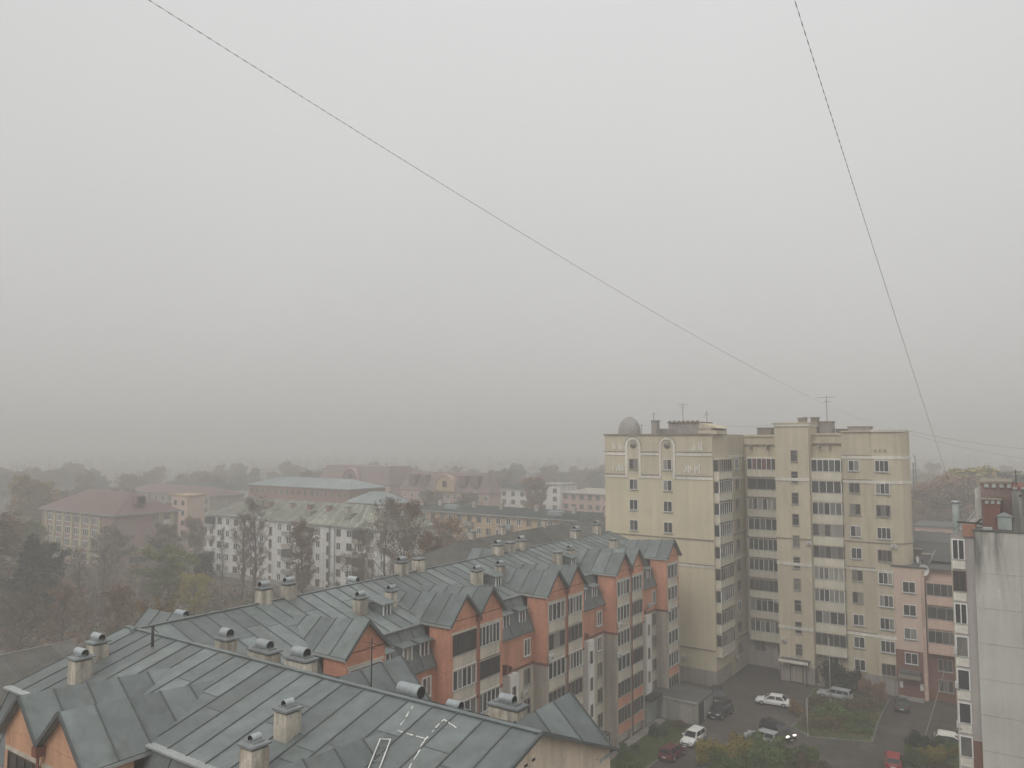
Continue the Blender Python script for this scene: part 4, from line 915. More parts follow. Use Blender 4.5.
# white five storey block
wb = block('white_apartment_block', 'long white five storey block with weathered grey green hipped roof behind bare trees', 'apartment block', -177.3, -113, 118.7, 133.5, 15.2, 'whitewall', 'concrete')
hip(wb, -177.3, -113, 118.7, 133.5, 15.1, 19.1, 'mossroof', ribs=1.1)
for i in range(19):
    a = -175.3 + i * 3.32
    for k, z in enumerate((13.5, 10.6, 7.7, 4.8, 2.0)):
        if i in (7, 13) : window(wb, a, 118.7, z - 1.2, .9, 1.9, FRONT, 1, 'frame_wood', fw=.1, sill=False)
        else: window(wb, a, 118.7, z, 1.55 if i % 2 else 1.25, 1.5, FRONT, 2, 'frame_wood' if q.random() < .5 else 'frame', fw=.1, sill=False)
        if i in (0, 4, 9, 11, 16) and k < 4:
            m = MB(); m.box(a - 1.5, a + 1.5, 117.7, 118.7, z - 1.75, z - .85, q.choice(['whitewall', 'greige', 'concrete'])); m.box(a - 1.5, a + 1.5, 117.75, 118.69, z - .85, z + .9, 'glass_dark') if q.random() < .5 else None; m.part('balcony', wb)
for a in (-168, -158, -150, -143.5, -137, -131, -122):
    m = MB(); m.box(a - .5, a + .5, 122.6, 123.8, 16.0, 18.6, 'rustbrick' if q.random() < .5 else 'greige'); m.box(a - .6, a + .6, 122.5, 123.9, 18.6, 18.75, 'cap'); m.part('chimney', wb)
for a in (-162, -141, -128):
    m = MB(); m.box(a - .8, a + .8, 120.3, 122.5, 16.0, 17.6, 'mossroof'); m.part('dormer', wb)
m = MB(); m.tube([(-131.6, 118.5, 0), (-131.6, 118.5, 15.2)], .16, 'cap', 6); m.tube([(-129.9, 118.5, 0), (-129.9, 118.5, 15.2)], .09, 'cap', 6); m.part('drain_pipe', wb)
# brick block with pale blue roof
bb = block('dusky_brick_block', 'dusky brick block with pale blue metal roof rising behind the white block', 'building', -233, -182, 172, 188, 18.3, 'rustbrick')
hip(bb, -233, -182, 172, 188, 18.3, 20.9, 'blueroof', ribs=2.2)
for i in range(16):
    for z in (16.3, 13.0, 9.7): window(bb, -231.2 + i * 3.15, 172, z, 1.5, 1.7, FRONT, 2, 'frame_wood', fw=.12, sill=False)
b2 = block('dusky_brick_annexe', 'lower brick annexe with pale blue roof stepping down to the right of the brick block', 'building', -168, -153, 158, 168, 16.0, 'rustbrick')
hip(b2, -168, -153, 158, 168, 16.0, 18.9, 'blueroof', ribs=2.2)
for i in range(5):
    for z in (14.2, 11.0): window(b2, -166.5 + i * 3.1, 158, z, 1.4, 1.6, FRONT, 2, 'frame_wood', fw=.12, sill=False)
# school-like block with brown hipped roof
sb = block('brown_roofed_block', 'mauve and yellow block with big brown hipped roof at the left', 'building', -237.9, -198.7, 106.2, 124.0, 14.5, 'school')
hip(sb, -237.9, -198.7, 106.2, 124.0, 14.4, 19.6, 'brownroof', over=.8)
m = MB()
for i in range(7): m.box(-236 + i * 4.9, -234.6 + i * 4.9, 106.0, 106.25, 1, 13.9, 'schoolpanel')
m.box(-198.75, -198.5, 107.5, 119.5, 4.0, 5.4, 'schoolpanel'); m.box(-198.75, -198.45, 118.2, 119.6, .5, 13.9, 'schoolpanel'); m.box(-198.75, -198.5, 121.4, 122.6, .5, 13.9, 'schoolpanel')
m.box(-198.75, -198.4, 119.6, 121.4, 11, 12.2, 'whitewall'); m.part('facade_panel', sb)
for i in range(6):
    for z in (12.3, 9.1, 5.9, 2.7): window(sb, -232.6 + i * 4.9, 106.2, z, 3.0, 1.8, FRONT, 3, 'frame', fw=.14, sill=False)
for z in (12.3, 9.1, 5.9, 2.7): window(sb, -198.7, 120.5, z, 1.3, 1.7, RIGHT, 2, 'frame_wood', fw=.1, sill=False)
for z in (5.9,): window(sb, -198.7, 113.0, 2.4, 5, 1.6, RIGHT, 4, 'frame_wood', fw=.1, sill=False)
m = MB(); m.box(-202, -199.8, 112.5, 115.2, 16.6, 18.9, 'brownroof'); m.box(-199.9, -199.6, 113.0, 114.7, 17.0, 18.6, 'mattblack'); m.part('dormer', sb)
# pale salmon house behind it
ps = block('pale_salmon_house', 'small pale salmon block standing between the brown roof and the white block', 'building', -224.8, -216.7, 138, 144, 16.6, 'pink')
m = MB(); m.box(-225.1, -216.4, 137.7, 144.3, 16.6, 17.0, 'ochrewall'); m.part('roof', ps)
for i in range(2):
    for z in (14.5, 11.5, 8.5, 5.5): window(ps, -222.8 + i * 4.0, 138, z, 1.4, 1.4, FRONT, 1, 'frame_wood', fw=.1, sill=False)
# long ochre terrace
oc = block('ochre_terrace', 'long faded ochre four storey block with dark roof and balconies in mid fog', 'apartment block', -147, -80, 162, 175, 14.7, 'ochrewall')
hip(oc, -147, -80, 162, 175, 14.7, 16.1, 'darkroof', over=.9, ribs=2.6)
for i in range(21):
    a = -145.2 + i * 3.15
    for z in (13.1, 10.1, 7.2, 4.3):
        window(oc, a, 162, z, 1.35, 1.5, FRONT, 2, q.choice(['frame', 'frame_wood']), fw=.12, sill=False)
    if i % 4 == 2:
        for z in (12.1, 9.1, 6.2):
            m = MB(); m.box(a - 1.5, a + 1.5, 160.8, 162, z - .7, z + .25, q.choice(['whitewall', 'concrete', 'blueroof'])); m.part('balcony', oc)
for a in (-140, -128, -119, -108, -97, -88):
    m = MB(); m.box(a - .5, a + .5, 166, 167, 15.2, 17.2, 'greige'); m.part('chimney', oc)
for a in (-134, -101):
    m = MB(); m.box(a - 2, a + 2, 163.4, 165.4, 15.2, 16.2, 'blueroof'); m.part('dormer', oc)
# rose mansard buildings with arches
def barrel(mb, ac, w, b0, b1, z0, h, m, band=None):
    n = 12; P = [(ac + w * math.cos(math.pi * i / n), z0 + h * math.sin(math.pi * i / n)) for i in range(n + 1)]
    vs = [(x, b0, z) for x, z in P] + [(x, b1, z) for x, z in P]
    mb.add(vs, [(i, i + 1, n + 2 + i, n + 1 + i) for i in range(n)] + [tuple(range(n + 1)), tuple(range(2 * n + 1, n, -1))], m)
    if band:
        vs = []
        for s in (1, 1.09): vs += [(ac + w * s * math.cos(math.pi * i / n), b0 - .4, z0 + h * s * math.sin(math.pi * i / n)) for i in range(n + 1)]
        vs += [(v[0], b0 + .5, v[2]) for v in vs]; k = n + 1
        fs = []
        for i in range(n): fs += [(i, i + 1, k + i + 1, k + i), (k + i, k + i + 1, 3 * k + i + 1, 3 * k + i), (2 * k + i + 1, 2 * k + i, 3 * k + i, 3 * k + i + 1)]
        mb.add(vs, fs, band)
for lab, a0, a1, arch, zz in (('rose building with curved red mansard roof, furthest left of the arched pair', -246, -206, -226, 18.0), ('rose building with red mansard and cream arch, nearer the tower', -200, -159, -178, 16.6)):
    zb = 232 if a0 < -210 else 222
    rs = block('red_mansard_building', lab, 'building', a0, a1, 215, zb, zz - 1.2, 'rosewall')
    m = MB(); m.add([(a0 - .5, 214.5, zz - 1.2), (a1 + .5, 214.5, zz - 1.2), (a1 + .5, zb + .5, zz - 1.2), (a0 - .5, zb + .5, zz - 1.2), (a0 + 2.5, 217.5, zz + 5.6), (a1 - 2.5, 217.5, zz + 5.6), (a1 - 2.5, zb - 2.5, zz + 5.6), (a0 + 2.5, zb - 2.5, zz + 5.6)],
                    [(0, 1, 5, 4), (1, 2, 6, 5), (2, 3, 7, 6), (3, 0, 4, 7), (4, 5, 6, 7)], 'redroof'); m.part('mansard', rs)
    m = MB(); barrel(m, arch, 4.4, 213.8, 222, zz - 1.2, 5.8, 'ochrewall' if a0 > -210 else 'redroof', 'rosewall'); m.box(arch - .9, arch + .9, 213.7, 213.8, zz + .4, zz + 2.6, 'mattblack'); m.part('arched_bay', rs)
    if a0 > -210:
        for x in (-194, -188.5, -170.5, -165): m = MB(); m.box(x - 1.6, x + 1.6, 214.2, 217, zz + .9, zz + 4.6, 'brownroof'); m.part('dormer', rs)
    for i in range(int((a1 - a0) / 3.4)):
        for z in (zz - 3, zz - 6): window(rs, a0 + 2.2 + i * 3.4, 215, z, 1.5, 1.6, FRONT, 2, 'frame', fw=.12, sill=False)
# small white, pale and grey houses in the fog
def small(label, a0, a1, b0, dep, h, wm, rm, n, zs, pitched=0, name='apartment_house'):
    o = block(name, label, 'building', a0, a1, b0, b0 + dep, h, wm)
    if pitched: hip(o, a0, a1, b0, b0 + dep, h, h + pitched, rm)
    else: m = MB(); m.box(a0 - .4, a1 + .4, b0 - .4, b0 + dep + .4, h, h + .4, rm); m.part('roof', o)
    for i in range(n):
        for z in zs: window(o, a0 + (i + .5) * (a1 - a0) / n, b0, z, 1.5, 1.5, FRONT, 2, 'frame_wood', fw=.12, sill=False)
    return o
small('small white house in the fog, left of the rusty tree', -172.5, -160, 240, 12, 15.6, 'whitewall', 'darkroof', 3, (13.6, 10.6, 7.6), 1.6)
small('small white house in the fog, right of the rusty tree', -155, -145.5, 240, 12, 17.4, 'whitewall', 'concrete', 2, (15.4, 12.4, 9.4))
small('pale greyish row beside the yellow tower, faint in the fog', -140, -118, 232, 14, 15.6, 'rosewall', 'greige', 7, (14.2, 11.0, 8.0), 1.5)
small('white house below the mast, right of the yellow tower', -38, -31.9, 258, 12, 15.0, 'whitewall', 'greige', 2, (13.2, 10.2, 7.2))
small('grey low house in the fog beyond the brown roof', -330, -290, 205, 14, 12.5, 'whitewall', 'darkroof', 10, (10.5, 7.5), 2)
small('faint long block beyond the brown roof, deep in the fog', -300, -245, 165, 14, 14, 'greige', 'brownroof', 12, (12, 9, 6), 2.5)
small('barely visible block in the fog above the pale blue roof', -330, -270, 290, 16, 18, 'greige', 'darkroof', 12, (16, 13, 10), 2)
small('barely visible reddish house in the fog behind the right trees', -20, 5, 285, 14, 14, 'rosewall', 'brownroof', 6, (12, 9), 2)
small('low brick house with white trim below the right trees', -28, -6, 215, 12, 12.5, 'rosewall', 'rooffelt', 6, (10.8, 8))
# old roofs right behind the long block
o1 = block('old_roofed_house', 'low old house with weathered dark grey roof close behind the long brick block', 'building', -84, -68, 92, 150, 13.2, 'greige')
m = MB(); 
for s, ae in ((1, -66.6), (-1, -83.6)):
    strips(m, (-75, 93, 18.3), (-75, 151, 18.3), (ae, 88.6, 14.2), (ae, 151, 14.2), 2.2, 'brownroofdark', seed=20)
m.sheet([(-75, 93, 18.3), (-66.6, 88.6, 14.2), (-83.6, 88.6, 14.2)], 'brownroofdark', .15, .4); m.part('roof', o1)
for b, z in ((97, 18.4), (105, 18.5), (118, 18.4)): chimney(o1, -75, b, 1.1, 1.2, z + .9, z - .6, None)
m = MB(); m.box(-69.5, -67.4, 90.6, 93.5, 14.4, 15.9, 'mattblack'); m.sheet([(-67.2, 90, 15.9), (-67.2, 94, 15.9), (-71, 94, 16.9), (-71, 90, 16.9)], 'brownroofdark', .1); m.part('dormer', o1)
for b in (95, 101, 107, 113, 119): window(o1, -68, b, 12.0, 1.3, 1.4, RIGHT, 2, 'frame_wood', fw=.1)
o2 = block('old_roofed_shed', 'long low shed with old brown roof and pale ridge at the left edge', 'building', -99, -82.4, 14, 43.8, 9.0, 'greige')
m = MB()
for ae in (-82, -99.4): strips(m, (-90.7, 13, 11.4), (-90.7, 44.3, 11.4), (ae, 13, 8.9), (ae, 44.3, 8.9), 2.4, 'brownroofdark', seed=23)
m.bar((-90.7, 13, 11.42), (-90.7, 44.3, 11.42), .18, .06, 'concrete'); m.part('roof', o2)
o3 = thing('garage_row', 'row of low rusty sheds among the trees at the left', 'garage', -120, 50, 0)
m = MB(); m.box(-128, -112, 46, 52, 0, 2.6, 'rustbrick'); m.box(-110, -100, 58, 63, 0, 2.5, 'school'); m.part('wall', o3)
m = MB(); m.box(-128.3, -111.7, 45.7, 52.3, 2.6, 2.8, 'rooffelt'); m.box(-110.3, -99.7, 57.7, 63.3, 2.5, 2.7, 'brownroof'); m.part('roof', o3)

# ================================================================== vegetation
LV = dict(mist=((.17, .145, .12), (.26, .215, .17)), mistbrown=((.19, .145, .105), (.29, .21, .14)), grass=((.05, .085, .022), (.12, .16, .045)), bare=((.13, .10, .082), (.21, .16, .12)), brown=((.17, .11, .07), (.28, .175, .09)), ochre=((.20, .135, .05), (.36, .24, .075)), green=((.12, .14, .05), (.25, .245, .085)),  # mist kinds are paler: the fog's fading of far trees put into leaf colour
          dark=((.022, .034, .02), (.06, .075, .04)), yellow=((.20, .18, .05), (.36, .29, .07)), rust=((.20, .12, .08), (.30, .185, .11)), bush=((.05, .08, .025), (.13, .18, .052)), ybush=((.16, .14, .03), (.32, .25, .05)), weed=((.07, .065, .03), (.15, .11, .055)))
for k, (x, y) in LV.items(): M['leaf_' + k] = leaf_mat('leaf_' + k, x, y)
def quad(vs, fs, c, d, u, w, h):
    k = len(vs); r = d * w; s = u * h
    vs += [c - r - s, c + r - s * .6, c + r * .8 + s, c - r * .7 + s * .8]; fs.append((k, k + 1, k + 2, k + 3))
def rvec(q):
    while True:
        v = Vector((q.uniform(-1, 1), q.uniform(-1, 1), q.uniform(-1, 1)))
        if .05 < v.length < 1: return v.normalized()
TREES = {}
def tree_mesh(kind, shape, seed, nleaf=3200, leaf=.2, twigs=1400, hh=15.0):
    """a tapered trunk with limbs, and a crown made of twigs and leaf faces round the limb tips"""
    key = (kind, shape, seed)
    if key in TREES: return TREES[key]
    q = random.Random(seed * 7 + 1); t = MB(); tips = []
    fork = q.random() < .35 and shape in ('round', 'spread')
    P = [Vector((0, 0, -.2))]; n = 8
    for i in range(1, n + 1): P.append(Vector((P[-1].x + q.uniform(-.25, .25), P[-1].y + q.uniform(-.25, .25), hh * .93 * i / n)))
    t.tube(P, [.26 * (1 - i / (n + .6)) + .02 for i in range(n + 1)], 'bark', 7)
    def along(f): x = f * n; i = min(int(x), n - 1); return P[i].lerp(P[i + 1], x - i)
    nl = {'round': 20, 'spread': 22, 'column': 26, 'cone': 34}[shape]
    for i in range(nl):
        f = .22 + .74 * (i + q.random()) / nl if shape != 'cone' else .1 + .86 * (i + q.random()) / nl
        base = along(f)
        prof = {'round': math.sin(math.pi * min(1, max(0, (f - .12) / .95))) ** .7 * 4.2, 'spread': (1.15 - f) * 6.4 * (.6 if f < .3 else 1), 'column': 1.9 * math.sin(math.pi * min(1, (f - .05) / 1.0)) ** .6, 'cone': 3.2 * (1.03 - f)}[shape] * q.uniform(.65, 1.2)
        an = i * 2.4 + q.uniform(-.5, .5); rise = {'round': 1.15, 'spread': .8, 'column': 1.9, 'cone': -.12}[shape] * q.uniform(.7, 1.3)
        mid = base + Vector((math.cos(an), math.sin(an), rise * .8)) * prof * .55; end = base + Vector((math.cos(an + .15), math.sin(an + .15), rise)) * prof
        if end.z > hh: k_ = (hh - base.z) / (end.z - base.z) * q.uniform(.8, 1); end = base.lerp(end, k_); mid = base.lerp(end, .5)
        r0 = .1 * (1.15 - f); t.tube([base, mid, end], [r0, r0 * .6, r0 * .2], 'bark', 5)
        for j in range(7):
            g = q.uniform(.3, 1); s0 = base.lerp(mid, g * 2) if g < .5 else mid.lerp(end, g * 2 - 1)
            d = rvec(q); d.z = abs(d.z) * .7 + (.1 if shape != 'cone' else -.3); e = s0 + d * prof * q.uniform(.22, .45)
            t.tube([s0, e], [r0 * .4, r0 * .12], 'bark', 3); tips += [(e, .5 + prof * .12), (s0.lerp(e, .6), .4 + prof * .1)]
        tips.append((end, .6))
    tips.append((P[-1], .6))
    c = MB(); vs = []; fs = []; tone = []
    cl = [q.uniform(-.55, .55) for _ in tips]
    for _ in range(twigs):
        k = q.randrange(len(tips)); p, rr = tips[k]; s = p + rvec(q) * rr * q.random() * .7; d = rvec(q); d.z = abs(d.z) * .8 + .1
        L = q.uniform(.35, 1.0); sd = d.cross(rvec(q)).normalized() * .022; k0 = len(vs); vs += [s - sd, s + sd, s + d * L]; fs.append((k0, k0 + 1, k0 + 2)); tone.append(-.7 + q.uniform(-.3, .3))
    ntw = len(fs)
    for _ in range(nleaf):
        k = q.randrange(len(tips)); p, rr = tips[k]; pos = p + rvec(q) * rr * q.random() ** .5
        quad(vs, fs, pos, rvec(q), rvec(q), leaf * q.uniform(.5, 1), leaf * q.uniform(.5, 1)); tone.append(max(-1, min(1, cl[k] + q.uniform(-.45, .45))))
    c.v = [tuple(v) for v in vs]; c.f = fs; c.m = ['leaf_bare'] * ntw + ['leaf_' + kind] * nleaf; c.t = tone; c.sm = [False] * len(fs)
    TREES[key] = (t.mesh('trunk'), c.mesh('crown')); return TREES[key]
def tree(kind, shape, seed, pos, height, label, group=None, wide=1.0, **kw):
    tm, cm = tree_mesh(kind, shape, seed, **kw)
    o = bpy.data.objects.new('tree', None); COL.objects.link(o); o.location = pos; o.rotation_euler = (0, 0, seed * 1.7 + pos.x)
    s = height / 15.0; o.scale = (s * wide, s * wide, s); setp(o, label, 'tree', group)
    for n_, me in (('trunk', tm), ('crown', cm)):
        c = bpy.data.objects.new(n_, me); COL.objects.link(c); c.parent = o
    return o
def tree_px(kind, shape, seed, px, ytop, depth, label, group=None, wide=1.0, **kw):
    top = at_depth(px, ytop, depth); tree(kind, shape, seed, Vector((top.x, top.y, -.08)), top.z + .1, label, group, wide, **kw)
BR = dict(nleaf=420, twigs=2300, leaf=.13)
SP = dict(nleaf=2600, twigs=3400, leaf=.17)
FARL = dict(nleaf=6500, twigs=1500, leaf=.3)
tree_px('bare', 'column', 1, 257, 497, 160, 'tall slim nearly bare tree crossing the left half of the white block', None, 1.1, **BR)
tree_px('bare', 'column', 2, 243, 512, 164, 'slim bare tree left beside the tallest tree before the white block', None, .9, **BR)
tree_px('brown', 'column', 3, 302, 520, 150, 'slim tree with thin brown leaves before the middle of the white block', None, 1.0, **SP)
tree_px('bare', 'column', 5, 361, 524, 146, 'dark slim bare tree before the right part of the white block', None, .8, **BR)
tree_px('bare', 'round', 6, 384, 502, 138, 'tall bare brownish tree at the right end of the white block', None, .75, **BR)
tree_px('brown', 'round', 7, 405, 503, 146, 'tall tree with thin brown leaves right of the white block', None, .8, **SP)
tree_px('rust', 'round', 8, 450, 520, 150, 'rusty brown tree before the ochre terrace', None, .8, **SP)
tree_px('brown', 'spread', 9, 425, 528, 125, 'broad brown tree close behind the long block roof', None, .7, **SP)
tree_px('bare', 'round', 10, 345, 556, 128, 'small bare tree just behind the roof ridge below the white block', None, .9, **BR)
tree_px('bare', 'column', 12, 224, 528, 165, 'thin dark bare trunk standing before the left corner of the white block', None, .35, **BR)
tree_px('green', 'round', 13, 168, 552, 148, 'bushy yellowish green tree before the brown roofed block', None, 1.6, nleaf=7000, leaf=.2, twigs=500)
tree_px('yellow', 'round', 14, 194, 576, 142, 'low yellowing bush-like tree right beside the green tree', None, 1.3, nleaf=5000, leaf=.2, twigs=600)
tree_px('dark', 'cone', 15, 28, 530, 140, 'dark dense tree at the left before the brown roofed block', None, 1.6, nleaf=9000, leaf=.24, twigs=400)
tree_px('dark', 'round', 16, 48, 545, 150, 'second dark dense tree just right of the darkest one', None, 1.1, nleaf=7000, leaf=.22, twigs=400)
tree_px('ochre', 'column', 17, 26, 478, 250, 'tall ochre poplar at the left edge above the dark tree', None, 1.3, nleaf=8000, leaf=.24, twigs=600)
tree_px('ochre', 'column', 18, 40, 484, 255, 'second ochre poplar close beside the tall one', None, 1.5, nleaf=7000, leaf=.24, twigs=600)
tree_px('brown', 'column', 19, 6, 515, 150, 'brown tree cut by the left edge of the photo', None, 1.8, **SP)
tree_px('rust', 'round', 20, 534, 480, 265, 'rusty tree between the two small white houses in the fog', None, .75, nleaf=7000, leaf=.28, twigs=300)
tree_px('bare', 'spread', 21, 106, 545, 150, 'wide bare tree with dark forked trunk before the brown roofed block', None, .8, **BR)
tree_px('bare', 'column', 22, 78, 548, 158, 'slim bare tree left of the forked bare tree', None, 1.2, **BR)
tree_px('dark', 'round', 23, 205, 556, 165, 'dark round shrub-like tree at the left foot of the white block', None, .8, nleaf=6000, leaf=.22, twigs=400)
tree_px('brown', 'spread', 24, 62, 580, 118, 'broad brown tree in the hollow behind the old shed roof', None, 1.0, **SP)
tree_px('brown', 'round', 25, 120, 590, 112, 'thin brown tree nearest behind the roof corner', None, .9, **SP)
tree_px('bare', 'round', 26, 20, 590, 108, 'bare brownish tree at the left edge above the old shed', None, 1.1, **BR)
tree_px('ochre', 'round', 27, 160, 604, 92, 'small ochre leaved tree showing just over the ridge corner', None, .7, **SP)
tree_px('rust', 'round', 28, 930, 486, 225, 'reddish tree beside the white house right of the tower', None, 1.3, nleaf=7000, leaf=.26, twigs=800)
tree_px('rust', 'round', 29, 952, 478, 228, 'reddish bushy tree second from the left in the right hand group', None, 1.3, nleaf=7000, leaf=.26, twigs=800)
tree_px('yellow', 'column', 30, 975, 469, 235, 'tall yellowish poplar above the stair housing', None, 1.9, nleaf=8000, leaf=.26, twigs=500)
tree_px('yellow', 'column', 31, 993, 470, 240, 'second tall yellowish poplar, right of the first', None, 1.7, nleaf=8000, leaf=.26, twigs=500)
tree_px('dark', 'round', 32, 1012, 477, 232, 'dark green tree at the right edge over the panel block roof', None, 1.8, nleaf=8000, leaf=.26, twigs=300)
tree_px('brown', 'spread', 33, 915, 498, 215, 'brown low tree just right of the yellow tower', None, .9, **SP)
vq = random.Random(21)
protos = [('bare', 'round', 41), ('brown', 'round', 42), ('bare', 'spread', 43), ('green', 'round', 44), ('rust', 'round', 45), ('brown', 'column', 46), ('dark', 'round', 47)]
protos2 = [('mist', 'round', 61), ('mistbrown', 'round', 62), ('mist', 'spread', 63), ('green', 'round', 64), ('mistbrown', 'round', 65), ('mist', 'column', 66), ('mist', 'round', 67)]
cnt = 0
# scrubby trees in the hollow on the left
for i in range(44):
    px = vq.uniform(-10, 255); dep = vq.uniform(112, 172)
    if px > 150 and dep < 125 or 125 < px < 215 and dep < 155 or px > 205 and i % 2: continue
    kd, shp, sd = vq.choice([protos[0], protos[0], protos[1], protos[1], protos[2], protos[4]]); p = at_depth(px, 600, dep)
    tree(kd, shp, sd, Vector((p.x, p.y, -.08)), vq.uniform(3.5, 8), 'brownish half bare tree in the scrubby hollow at the left', 'half bare trees in the hollow', vq.uniform(.8, 1.1), **BR)
def blocked(a, b):
    for a0, a1, b0, b1 in ((-180, -110, 115, 136), (-235, -140, 155, 190), (-240, -196, 104, 126), (-149, -78, 160, 177), (-248, -150, 212, 234), (-175, -116, 229, 254), (-332, -243, 162, 222), (-224, -205, 136, 151), (-25, 8, 136, 154), (-30, -4, 213, 229)):
        if a0 - 2 < a < a1 + 2 and b0 - 2 < b < b1 + 2: return True
    return False
# rows of trees dissolving in the fog
for i in range(285):
    dep = 185 + 330 * vq.random() ** 1.1; px = vq.uniform(-20, 640) if vq.random() < .86 else vq.uniform(905, 1040)
    p = at_depth(px, 480, dep); a, b = to_grid(p)
    if blocked(a, b) or (488 < px < 612 and dep < 330): continue
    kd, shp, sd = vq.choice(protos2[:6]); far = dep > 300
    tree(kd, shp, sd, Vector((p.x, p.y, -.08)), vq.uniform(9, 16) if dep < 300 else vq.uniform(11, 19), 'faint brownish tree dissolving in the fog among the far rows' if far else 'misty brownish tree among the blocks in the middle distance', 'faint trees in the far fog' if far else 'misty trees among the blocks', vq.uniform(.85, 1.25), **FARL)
wd_ = MB(); wv = []; wf = []; wt = []; wm_ = []
for i in range(640):
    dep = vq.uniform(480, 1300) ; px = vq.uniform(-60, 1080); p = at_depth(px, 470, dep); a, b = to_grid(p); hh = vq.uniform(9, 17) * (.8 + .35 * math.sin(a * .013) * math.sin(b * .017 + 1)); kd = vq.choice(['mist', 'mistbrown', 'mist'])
    t_ = vq.uniform(-.6, .6)
    for k in range(46):
        d = rvec(vq); r_ = vq.random() ** .4
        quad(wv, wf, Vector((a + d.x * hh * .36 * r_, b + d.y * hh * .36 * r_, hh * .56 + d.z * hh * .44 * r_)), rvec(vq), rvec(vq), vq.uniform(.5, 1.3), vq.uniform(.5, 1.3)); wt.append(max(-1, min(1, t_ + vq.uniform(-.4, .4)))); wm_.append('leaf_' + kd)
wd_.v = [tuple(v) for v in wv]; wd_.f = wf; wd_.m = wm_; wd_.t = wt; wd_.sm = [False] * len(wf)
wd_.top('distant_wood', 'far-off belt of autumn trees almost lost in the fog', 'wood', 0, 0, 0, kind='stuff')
# shrubs
SH = {}
def shrub_mesh(kind, seed, n=3800, leaf=.1, rx=1.0, rz=1.0):
    key = (kind, seed)
    if key in SH: return SH[key]
    q = random.Random(seed); s = MB(); c = MB(); vs = []; fs = []; tone = []
    cl = [(Vector((q.uniform(-.75, .75), q.uniform(-.75, .75), q.uniform(.25, .85))), q.uniform(.22, .42), q.uniform(-.6, .6)) for _ in range(13)]
    for p, r_, t_ in cl:
        s.tube([(p.x * .2, p.y * .2, -.1), (p.x * .6, p.y * .6, p.z * .5), tuple(p)], [.03, .02, .008], 'bark', 4)
    for _ in range(n):
        p, r_, t_ = q.choice(cl); d = rvec(q); pos = p + d * r_ * q.random() ** .4
        if pos.z < .02: pos.z = q.uniform(.02, .2)
        L = leaf * q.uniform(.4, 1) * .5; quad(vs, fs, pos, rvec(q), rvec(q), L, L); tone.append(max(-1, min(1, t_ + q.uniform(-.4, .4))))
    c.v = [tuple(v) for v in vs]; c.f = fs; c.m = ['leaf_' + kind] * n; c.t = tone; c.sm = [False] * n
    SH[key] = (s.mesh('stems'), c.mesh('foliage')); return SH[key]
def shrub(kind, seed, a, b, sx, sz, label, group=None, z=.08):
    sm_, cm = shrub_mesh(kind, seed); o = bpy.data.objects.new('shrub', None); COL.objects.link(o); o.location = W(a, b, z); o.rotation_euler = (0, 0, a * 3.1)
    o.scale = (sx, sx, sz); setp(o, label, 'shrub', group)
    for n_, me in (('stems', sm_), ('foliage', cm)): c = bpy.data.objects.new(n_, me); COL.objects.link(c); c.parent = o
